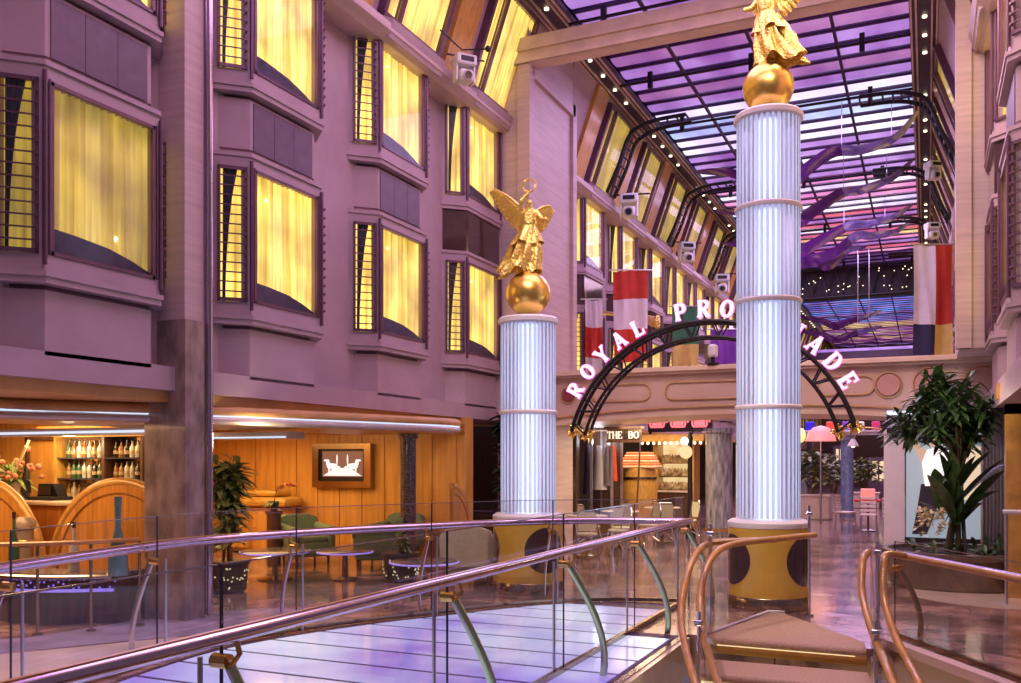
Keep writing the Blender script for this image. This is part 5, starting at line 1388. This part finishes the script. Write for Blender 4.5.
for k, (dx, dy, rz) in enumerate(((.05, -.62, PI), (.62, -.25, R(-100)), (.60, -1.0, R(170)), (-.55, .3, R(70)))):
    loc = (c.x + dx, 24.5 + dy, 0)
    if k == 0: put(sc_, loc, (0, 0, rz))
    else: dup(sc_, loc, (0, 0, rz))

# ================================================================= RIGHT SIDE
# light box with a person
Yp = 17.0
a, c = at(906, 434, Y=Yp), at(1000, 540, Y=Yp)
t = thing('light_box', 'lit advertising light box showing a person in white shirt, behind the tall tree', 'poster', ((a.x + c.x) / 2, Yp, 0))
M['poster'] = emis('poster_teal', (.26, .46, .56), .5); M['pshirt'] = emis('poster_shirt', (.95, .90, .84), .9); M['pskin'] = emis('poster_skin', (.62, .36, .16), .6); M['ptrouser'] = mat('poster_trouser', (.05, .04, .06), .6, noise=.2); M['pwarm'] = emis('poster_warm', (1, .75, .45), .6)
zb, ztp = c.z, a.z
b = MB(); b.bb(a.x - .35, a.x - .02, Yp - .06, Yp + .15, 0, ztp + .1); b.build('left_pillar', M['ringwhite'], t)
b = MB(); b.bb(a.x - .30, c.x, Yp - .15, Yp + .15, ztp + .02, ztp + .32); b.build('header', M['black'], t)
b = MB(); b.bb(a.x - .30, c.x, Yp - .12, Yp + .15, ztp + .32, ztp + .40); b.build('header_light', M['led'], t)
b = MB(); b.bb(a.x, c.x, Yp, Yp + .1, zb, ztp); pb = b.build('picture', M['poster'], t)
b = MB(); b.bb(a.x - .02, c.x, Yp - .05, Yp + .12, 0, zb); b.build('plinth', M['dark'], t)
def pp(pts, Y, m_, nm):
    b = MB(); b.ext([(at(px, py, Y=Y).x, at(px, py, Y=Y).z) for px, py in pts], (0, Y, 0), (1, 0, 0), (0, 0, 1), (0, 1, 0), .006); b.build(nm, m_, pb)
pp([(912, 534), (917, 510), (921, 484), (926, 484), (940, 486), (944, 484), (937, 508), (927, 534)], Yp - .012, M['ptrouser'], 'trousers')
pp([(925, 486), (922, 462), (927, 450), (938, 446), (950, 452), (952, 468), (945, 486)], Yp - .020, M['pshirt'], 'shirt')
pp([(922, 464), (913, 446), (910, 437), (915, 436), (920, 446), (928, 452)], Yp - .015, M['pskin'], 'raised_arm')
pp([(930, 446), (928, 439), (932, 435), (940, 436), (941, 443), (938, 447)], Yp - .016, M['pskin'], 'head')
pp([(962, 448), (1000, 446), (1000, 500), (964, 500)], Yp - .006, M['pwarm'], 'warm_background')
pp([(951, 454), (958, 452), (962, 482), (952, 486)], Yp - .012, M['redlit'], 'red_cloth')
# big tree
tx = at(956, 545, Y=14.4).x; tc_ = Vector((tx, 14.4, 0))
t = thing('tall_tree', 'tall dracaena tree with broad leaves in a low round planter at the right', 'tree', tc_)
b = MB(); b.lathe([(.95, 0), (.98, .05), (.98, .40), (1.02, .42), (1.02, .50), (.90, .50), (.88, .44)], 40, tc_); b.build('planter', mat('planter_brown', (.16, .11, .08), .3, noise=.3, coat=.3), t, 40)
b = MB(); b.lathe([(.885, .30), (.885, .45), (.01, .47)], 30, tc_); b.build('soil', M['dark'], t, True)
heads = [(926, 400), (940, 384), (962, 394), (903, 424), (930, 416), (966, 418), (988, 410), (912, 432), (952, 428), (972, 436), (946, 402), (954, 410), (936, 432), (960, 446), (978, 424)]
b = MB(); b2 = MB(); r = random.Random(21)
for (px, py) in heads:
    h = at(px, py, Y=14.4 + r.uniform(-.35, .35)); base = Vector((tx + r.uniform(-.15, .15), 14.4 + r.uniform(-.15, .15), .4))
    b.tube(spline([base, at(958 + (px - 950) * .15, 462, Y=h.y * .5 + 7.2), h], 6), .022, 6)
    for k in range(84): leafblade(b2, h + Vector((r.gauss(0, .07), r.gauss(0, .07), r.gauss(0, .08))), rdir(r, -.5, .95), r.uniform(.18, .38), .034, .25)
b.build('trunk', mat('tree_bark', (.09, .075, .035), .7, noise=.3), t, True); b2.build('crown', M['leaf'], t, True)
b = MB()
for (px, py, ex, ey) in ((942, 515, 935, 468), (945, 515, 985, 452), (945, 522, 1000, 455), (948, 525, 984, 498), (950, 518, 968, 470), (938, 500, 958, 452), (945, 520, 918, 505), (955, 525, 930, 474), (958, 520, 950, 470), (960, 522, 992, 478), (962, 520, 1002, 468), (955, 500, 975, 455), (958, 525, 975, 505), (955, 520, 940, 482), (960, 510, 966, 462), (955, 495, 990, 450), (957, 505, 1004, 462), (952, 500, 940, 452), (962, 515, 996, 492), (955, 500, 950, 448), (965, 520, 985, 505)):
    p = at(px, py, Y=14.25); q = at(ex, ey, Y=14.25 + r.uniform(-.5, .3)); leafblade(b, p, q - p + Vector((0, 0, .15)), (q - p).length * 1.25, .12, .22, 8)
for k in range(60): leafblade(b, tc_ + Vector((r.uniform(-.6, .6), r.uniform(-.6, .3), .46)), rdir(r, .1, 1), r.uniform(.2, .5), .035, .4)
b.build('broad_leaves', M['leaf'], t, True)
b = MB()
for k in range(40):
    p = at(928 + r.uniform(-11, 16), 522 + r.uniform(-12, 12), Y=14.0 + r.uniform(-.2, .2))
    for q in range(6): leafblade(b, p, rdir(r, -.4, 1), r.uniform(.05, .09), .022, .2, 3)
o = b.build('cream_blossoms', M['flower'], t, True); o['kind'] = 'stuff'
# curtain / pipes and wood casing at the right edge
f = MB()
for i in range(7):
    p = at(984 + i * 3.6, 500, Y=15.4); f.cyl((p.x, 15.4, 0), (p.x, 15.4, 2.5), .045, 10)
struct(f.build('trim_16', M['steel'], None, True))
q0, q1 = at(1005, 500, Y=13.4).x, at(1075, 500, Y=13.4).x
f = MB(); f.bb(q0, q0 + .22, 13.2, 13.5, 0, 2.6); f.bb(q1 - .2, q1 + .4, 13.2, 13.5, 0, 2.6); f.bb(q0, q1 + .4, 13.2, 13.5, 2.35, 2.6); f.bb(q0 - .1, q1 + .5, 13.15, 13.6, 2.55, 2.74); f.bb(q0 + .2, q1, 13.42, 13.5, 0, 2.4)
struct(f.build('door_2', M['goldwood']))
f = MB(); f.bb(1.25, 4, 9, 15.7, 2.6, 2.75); struct(f.build('ceiling_right', M['paint']))
c = at(1014, 512, Y=12.6)
t = thing('white_rail', 'short white railing by the orange wood door casing at the right edge', 'railing', (c.x, 12.6, 0))
b = MB(); b.cyl((c.x - .12, 12.6, c.z), (c.x + .5, 12.6, c.z), .03, 8); b.build('top_rail', M['white'], t)
for s in (-.08, .4):
    b = MB(); b.cyl((c.x + s, 12.6, 0), (c.x + s, 12.6, c.z), .02, 8); b.build('rail_post', M['steel'], t)

# ================================================================= FLAGS
def flag(label, px0, px1, py0, py1, d, stripes, vertical=None, rows=None, rz=0):
    a = at(px0, py0, d=d); c = at(px1, py1, d=d); u = Vector((c.x - a.x, c.y - a.y, 0)); L = u.length; u.normalize(); n = Vector((-u.y, u.x, 0)); Hh = a.z - c.z
    t = thing('flag', label, 'flag', ((a.x + c.x) / 2, (a.y + c.y) / 2, c.z))
    ph = random.Random(label).uniform(0, 6)
    def cl(uu, vv):
        q = 1 - .10 * vv * (1 - abs(2 * uu - 1) * .2)
        return a + u * (L * (.5 + (uu - .5) * q)) + Vector((0, 0, -Hh * vv - .02 * sin(uu * 5 + ph))) + n * ((.02 + .07 * vv) * sin(uu * 9 + 2.5 * vv + ph) + .02 * sin(uu * 21 - 4 * vv))
    for (u0, u1, v0, v1, m_, nm) in stripes:
        b = MB(); b.grid(lambda x, y: cl(u0 + (u1 - u0) * x, v0 + (v1 - v0) * y), 14, 10)
        v_ = list(b.v); f_ = list(b.f); b.add([tuple(Vector(q) + n * .004) for q in v_], [tuple(reversed(q)) for q in f_])
        b.build(nm, m_, t, True)
    b = MB(); b.cyl(a - u * .1 + Vector((0, 0, .02)), a + u * (L + .1) + Vector((0, 0, .02)), .018, 8); b.build('flag_pole', M['steel'], t)
    for q in (.02, L - .02):
        b = MB(); b.cyl(a + u * q + Vector((0, 0, .02)), a + u * q + Vector((0, 0, .4)), .006, 5); b.build('cord', M['steel'], t)
    return t
W, Rd = M['flagwhite'], M['red']
flag('red and white banner in three bands hanging left above the arch sign', 613, 648, 271, 362, 21.0, [(0, 1, 0, .31, Rd, 'red_band'), (0, 1, .31, .64, W, 'white_band'), (0, 1, .64, 1, Rd, 'red_band')])
flag('narrow white and red pennant close to the pilaster, left of the three band banner', 585, 603, 300, 372, 21.5, [(0, 1, 0, .38, W, 'white_band'), (0, 1, .38, .8, Rd, 'red_band'), (0, 1, .8, 1, W, 'white_band')])
flag('green and yellow banner behind the letters P and R of the arch sign', 672, 699, 307, 366, 25.5, [(0, 1, 0, .64, M['flaggreen'], 'green_band'), (0, 1, .64, 1, M['flagyellow'], 'yellow_band')])
flag('violet banner under the arch crown left of the tall fluted column', 710, 737, 330, 365, 28.0, [(0, 1, 0, 1, M['flagpurple'], 'violet_cloth')])
flag('long banner quartered white, red, navy and yellow at the right', 913, 953, 245, 355, 23.0, [(0, .55, 0, .72, W, 'white_quarter'), (.55, 1, 0, .72, Rd, 'red_quarter'), (0, .55, .72, 1, M['flagnavy'], 'navy_quarter'), (.55, 1, .72, 1, M['flagyellow'], 'yellow_quarter')])
# gilded flag boss right of the red banner
c = at(655, 322, d=21.5)
t = thing('gilded_boss', 'short gold horn with rosette between the red banner and the green banner', 'ornament', c)
b = MB(); b.cyl(c + Vector((-1.7, .2, .4)), c + Vector((-.4, .1, .16)), .05, 8); b.build('wall_arm', M['trimgold'], t, True)
b = MB(); b.tube([c + Vector((-.5, .1, .18)), c + Vector((-.2, 0, .08)), c], [.07, .10, .13], 10); b.build('horn', M['trimgold'], t, True)
b = MB(); b.sph(c + Vector((.03, 0, 0)), .14, 12, 8, (.6, 1, 1))
for i in range(10): b.sph(c + Vector((.06, .12 * cos(i * PI / 5), .12 * sin(i * PI / 5))), .045, 8, 6)
b.build('rosette', M['gold'], t, True)

# ================================================================= PROJECTORS, SPEAKERS, MIRROR BALL
def projector(label, px, py, d, s=1.0, yaw=0):
    c = at(px, py, d=d); t = thing('projector', label, 'projector', c, R(24.6 + yaw)); Mx = EMPTY_M[t.name] @ Matrix.Scale(s, 4)
    def bl(b, nm, m_, sm=None): b.xf(Mx); b.build(nm, m_, t, sm)
    b = MB(); b.rbox((0, 0, .20), (.44, .40, .22), .04); bl(b, 'base_box', M['white'])
    b = MB(); b.rbox((0, -.205, .20), (.28, .02, .10), .008); bl(b, 'vent', M['black'])
    for sx in (-1, 1):
        b = MB(); b.rbox((sx * .19, 0, -.06), (.05, .22, .36), .02); bl(b, 'yoke_arm', M['white'])
    b = MB(); b.rbox((0, -.02, -.12), (.30, .36, .26), .07); bl(b, 'head', M['white'])
    b = MB(); b.cyl((0, -.19, -.14), (0, -.24, -.15), .10, 18); bl(b, 'lens_ring', M['steel'], 40)
    b = MB(); b.cyl((0, -.235, -.15), (0, -.25, -.153), .075, 18); bl(b, 'lens', M['lens'], 40)
    b = MB(); b.cyl((0, 0, .30), (0, .55, .42), .025, 6); b.cyl((-.35, .1, .35), (.5, .1, .35), .02, 6); bl(b, 'clamp_bar', M['black'])
projector('white moving head projector on the ledge left of the portal beam', 464, 72, 15.0, .8, 25)
projector('white projector on the upper left wall just past the portal', 629, 208, 22.9, 1.05, -10)
projector('white projector on the left wall above the green banner', 686, 254, 28.3, 1.1, 10)
projector('white projector on the far left wall nearest the tall fluted column', 722, 285, 33.5, 1.2, -10)
projector('round white projector under the ceiling strip on the right', 933, 172, 24.0, .85, 10)
projector('white projector just above the quartered banner on the right', 932, 232, 25.5, .8, 0)
c = at(460, 42, d=14.8)
t = thing('microphone_boom', 'thin black boom with a microphone beside the ledge projector', 'microphone', c)
b = MB(); b.tube([at(440, 30, d=14.6), at(462, 50, d=14.8), at(488, 49, d=14.8)], .014, 6); b.build('boom', M['black'], t)
b = MB(); b.sph(at(488, 49, d=14.8), .05, 10, 8); b.build('capsule', M['black'], t, True)
# spot on bridge top
c = at(713, 357, Y=17.15)
t = thing('bridge_spotlight', 'small white spotlight standing on the footbridge edge under the arch crown', 'spotlight', (c.x, 17.15, 3.56))
b = MB(); b.cyl((c.x, 17.15, 3.56), (c.x, 17.15, 3.72), .04, 8); b.lathe([(.12, 0), (.12, .03)], 14, (c.x, 17.15, 3.56)); b.build('stand', M['black'], t)
b = MB(); b.rbox((c.x, 17.15, 3.82), (.17, .2, .24), .05); b.build('lamp_head', M['white'], t)
for i, (px, py, d) in enumerate(((626, 170, 25), (682, 224, 32))):
    c = at(px, py, d=d); t = thing('spot_lamp', ['black theatre spot hanging just left of the mirror ball', 'black theatre spot on the left wall above the second projector'][i], 'spotlight', c, R(30 * i))
    Mx = EMPTY_M[t.name]
    b = MB(); b.tube([(0, -.2, -.06), (0, -.1, -.03), (0, .2, .1)], [.2, .18, .12], 14); b.xf(Mx); b.build('can', M['black'], t, True)
    b = MB(); b.tube([(-.2, 0, 0), (-.2, .05, .25), (.2, .05, .25), (.2, 0, 0)], .015, 6); b.cyl((0, .05, .25), (0, .1, .55), .02, 6); b.xf(Mx); b.build('bracket', M['black'], t)
c = at(642, 146, d=25)
o = MB(); o.sph((0, 0, 0), .36, 30, 20)
t = thing('mirror_ball', 'small mirror ball hanging below the left ceiling strip', 'mirror ball', c)
o.xf(Matrix.Translation(c)); o.build('ball', M['chrome'], t)
b = MB(); b.cyl(c + Vector((0, 0, .34)), c + Vector((0, 0, .9)), .012, 6); b.lathe([(.06, .34), (.06, .40)], 10, c); b.build('hanger', M['black'], t)
c = at(921, 103, d=23)
t = thing('mirror_ball', 'small mirror ball hanging below the right ceiling strip', 'mirror ball', c)
o = MB(); o.sph(c, .28, 30, 20); o.build('ball', M['chrome'], t)
b = MB(); b.cyl(c + Vector((0, 0, .26)), c + Vector((0, 0, .8)), .012, 6); b.lathe([(.05, .26), (.05, .32)], 10, c); b.build('hanger', M['black'], t)
# curved attic trusses: pairs of dark ladder hoops bending from ceiling to wall
def hoop(label, y, side):
    t = thing('curved_truss', label, 'truss', (XM + side * 4.0, y, 8.3))
    for dy in (-.28, .28):
        b = MB()
        pts = [(-7.15, 8.35), (-6.85, 9.0), (-6.62, 9.6), (-6.35, 9.82), (-5.9, 9.93), (-5.2, 9.95)]
        sp_ = spline([(x if side < 0 else 2 * XM - x, y + dy, z) for x, z in pts], 6)
        b.tube(sp_, .05, 6); b.build('chord', M['black'], t, True)
        if dy < 0: s0_ = sp_
        else:
            b = MB()
            for a_, c_ in list(zip(s0_, sp_))[::2]: b.cyl(a_, c_, .025, 5)
            b.build('rungs', M['black'], t)
for i, y in enumerate((21.6, 27.3, 33.0, 38.7)):
    o_ = ['first', 'second', 'third', 'fourth'][i]
    hoop('curved black ladder truss over the left attic windows, %s after the portal' % o_, y, -1)
    hoop('curved black ladder truss over the right attic windows, %s after the portal' % o_, y + .6, 1)
# dark stage truss across the far ceiling and lit gallery behind
t = thing('stage_truss', 'dark sparkling stage truss across the far end of the ceiling', 'truss', (XM, 41.5, 8.8))
b = MB(); b.bb(-6.6, .0, 41.4, 42.6, 8.85, 9.95); b.build('dark_body', M['dark'], t)
for x in (-6, -3.3, -.6):
    b = MB(); b.cyl((x, 42, 9.9), (x, 42, ZC + .1), .05, 8); b.build('hanger', M['black'], t)
for z in (8.8, 10.0):
    b = MB(); b.cyl((-6.6, 41.3, z), (0, 41.3, z), .06, 8); b.build('chord', M['black'], t)
b = MB()
for i in range(22): b.cyl((-6.6 + i * .3, 41.3, 8.8 if i % 2 else 10), (-6.3 + i * .3, 41.3, 10 if i % 2 else 8.8), .03, 5)
b.build('lattice', M['black'], t)
rq = random.Random(4)
for i in range(40):
    b = MB(); b.sph((rq.uniform(-6.4, -.2), 41.28, rq.uniform(8.9, 9.9)), .022, 6, 4); b.build('sparkle_light', M['downlight'], t)
t = thing('far_gallery', 'blue and violet lit gallery fronts at the far end of the promenade', 'gallery', (XM, 62, 6))
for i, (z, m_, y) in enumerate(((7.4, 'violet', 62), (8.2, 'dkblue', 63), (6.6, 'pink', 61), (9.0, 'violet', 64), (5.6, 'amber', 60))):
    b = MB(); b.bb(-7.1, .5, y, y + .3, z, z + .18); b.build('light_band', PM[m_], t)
    b = MB(); b.bb(-7.1, .5, y + .05, y + .4, z - .5, z); b.build('gallery_front', M['plumpanel'], t)

for x in (-7.0, .4):
    b = MB(); b.cyl((x, 62.2, 0), (x, 62.2, 9.2), .15, 12); b.build('gallery_post', M['plumpanel'], t)
# ================================================================= HANGING BIRD RIBBONS
def bird(label, pts, wd, m_out, split):
    """gull ribbon: pts is the centre line from right tip through the body to the left tip, a folded blade of real thickness"""
    t = thing('bird_ribbon', label, 'hanging sculpture', pts[len(pts) // 2])
    sp_ = resample(spline(pts, 10), count=40)
    def blade(i0, i1, m_, nm):
        b = MB(); vs = []
        for i in range(i0, i1 + 1):
            p = sp_[i]; u = abs(i - split) / (40 - split if i > split else split); w_ = wd * (1 - u) ** .6 * (1 if u > .05 else .9) + .02
            tg = (sp_[min(i + 1, 40)] - sp_[max(i - 1, 0)]).normalized(); n = tg.cross(Vector((0, 1, 0))).normalized()
            for s, q in ((-1, -.01), (-.2, .04), (1, .0), (-.2, -.04)): vs.append(p + n * (s * w_ * .5) + Vector((0, q + s * .10, 0)))
        m = i1 - i0
        fs = [(i * 4 + j, i * 4 + (j + 1) % 4, (i + 1) * 4 + (j + 1) % 4, (i + 1) * 4 + j) for i in range(m) for j in range(4)] + [(3, 2, 1, 0), (m * 4, m * 4 + 1, m * 4 + 2, m * 4 + 3)]
        b.add(vs, fs); b.build(nm, m_, t, 40)
    k = int(split * .58)
    blade(0, k, M['birdglass'], 'glass_wing'); blade(k, split, M['bird'], 'wing'); blade(split, 40, M['bird'], 'wing')
    for i in (k, 6):
        b = MB(); b.cyl(sp_[i], (sp_[i].x, sp_[i].y, 10.3), .008, 5); b.build('hanging_wire', M['steel'], t)
'''bird widths shrink toward the tips'''
BL = [((918, 112), (895, 138), (860, 150), (833, 152), (806, 170), (790, 184)), ((913, 160), (892, 178), (862, 190), (842, 193), (812, 212), (796, 224)), ((912, 205), (892, 218), (868, 224), (849, 226), (822, 240), (792, 256)), ((910, 222), (895, 232), (872, 236), (856, 236), (836, 252), (806, 262))]
DD = (21.5, 25.5, 29.5, 31.5)
lab = ['nearest and highest violet gull ribbon hanging right of the tall fluted column', 'violet gull ribbon second from the top, right of the tall fluted column', 'violet gull ribbon third from the top, right of the tall fluted column', 'violet gull ribbon fourth from the top, its tip near the quartered banner']
for k, pl in enumerate(BL):
    P_ = [at(px, py, d=DD[k]) for px, py in pl]; e = P_[-1]
    P_ += [e + Vector((-.6, .2, .15)), e + Vector((-1.5, .3, .55)), e + Vector((-2.3, .4, .7))]
    bird(lab[k], P_, .26 + .04 * k, None, 25)
P_ = [at(px, py, d=32) for px, py in ((866, 247), (848, 250), (833, 262), (826, 266), (815, 258), (800, 247), (785, 240))]
bird('dark red violet gull ribbon just above the stage truss', P_, .32, None, 18)
for k, (yy, lb) in enumerate(((326, 'upper dark gull silhouette below the stage truss'), (340, 'lower dark gull silhouette below the stage truss'))):
    P_ = [at(px, py, d=36 - k) for px, py in ((882, yy - 16 + k * 2), (866, yy - 9), (850, yy - 5), (835, yy), (822, yy - 5), (806, yy - 8), (795, yy - 14))]
    bird(lb, P_, .26, None, 20)
# ================================================================= LIGHTS
for y, e in ((5, 215), (11.5, 260), (21, 360), (30, 360), (37, 420), (58, 420)):
    area('overhead_light', (XM, y, 9.9), 5, (.92, .56, .90) if y < 16 else (.72, .50, 1.0), e, sy=5)
area('overhead_light', (-.8, 5, 9.4), 2, (1.0, .72, .56), 230, (0, R(-42), 0))  # added warm key light thrown at the left wall
area('overhead_light', (-.8, 12, 8.8), 2, (1.0, .68, .58), 190, (0, R(-45), 0))  # second added key light, further along the hall
area('lounge_light', (-10.5, 11.3, 2.28), 4, (1.0, .62, .24), 210, sy=4)
area('lounge_light', (-10.5, 8.9, 2.38), 4, (1.0, .64, .28), 60, sy=.6)
area('lounge_light', (-10.2, 6.6, 2.18), 3.4, (1.0, .60, .26), 110, sy=1.4)  # area light added to brighten the half round screens
area('cafe_light', (-6.2, 21.0, 2.45), 2.5, (1.0, .72, .40), 70, sy=2.5)
area('shop_lamp', (-3.0, 30.0, 8.5), 5, (1.0, .60, .85), 320, sy=8)
point('tree_lamp', (.3, 12.9, 2.45), (1.0, .80, .55), 18, .1)
spot('statue_fill_spot', (-2.6, 6.2, 8.6), (-4.9, 11.28, 4.6), (1.0, .86, .62), 700, 22)  # two warm spots added to brighten the gilded statues
spot('statue_fill_spot', (-.4, 6.6, 9.0), (-1.75, 11.28, 6.8), (1.0, .86, .62), 600, 22)
spot('bridge_spot', (-3.3, 11.5, 9.6), (-3.3, 17.2, 3.2), (1.0, .78, .55), 700, 60)
point('stair_fill', (-2.2, 7.2, -1.6), (1.0, .78, .5), 60, .3)  # point light added to brighten the lower lobby
spot('drum_fill_spot', (-2.6, 7.5, 5.6), (-3.3, 11.2, .5), (1.0, .82, .55), 350, 60)  # added to brighten the gold drums
spot('floor_tint_spot', (-3.4, 3.0, 9.4), (-6.7, 5.4, 0), (.42, .32, 1.0), 1500, 26)  # added violet spot that tints the floor on the left
spot('border_fill_spot', (-4.0, 2.0, 7.0), (-6.6, 5.0, 0), (1.0, .75, .45), 420, 30)  # warm spot added to give the cream border its peach light
area('cafe_light', (-4.8, 18.6, 2.5), 2.4, (1.0, .76, .46), 110, sy=1.5)  # extra area light added to brighten the café tables
spot('promenade_fill_spot', (-2.0, 16.5, 9.0), (-1.2, 20, 0), (.95, .6, 1.0), 1200, 50)  # added for a brighter lilac on the far floor
point('plant_fill', (-7.3, 8.75, 2.0), (1.0, .82, .5), 16, .1)  # small light added to lift the dark plant by the pier
spot('cafe_fill_spot', (-4.6, 17.0, 2.45), (-5.4, 16.0, .3), (1.0, .78, .5), 160, 110)  # added at the bridge fascia to brighten the café chairs
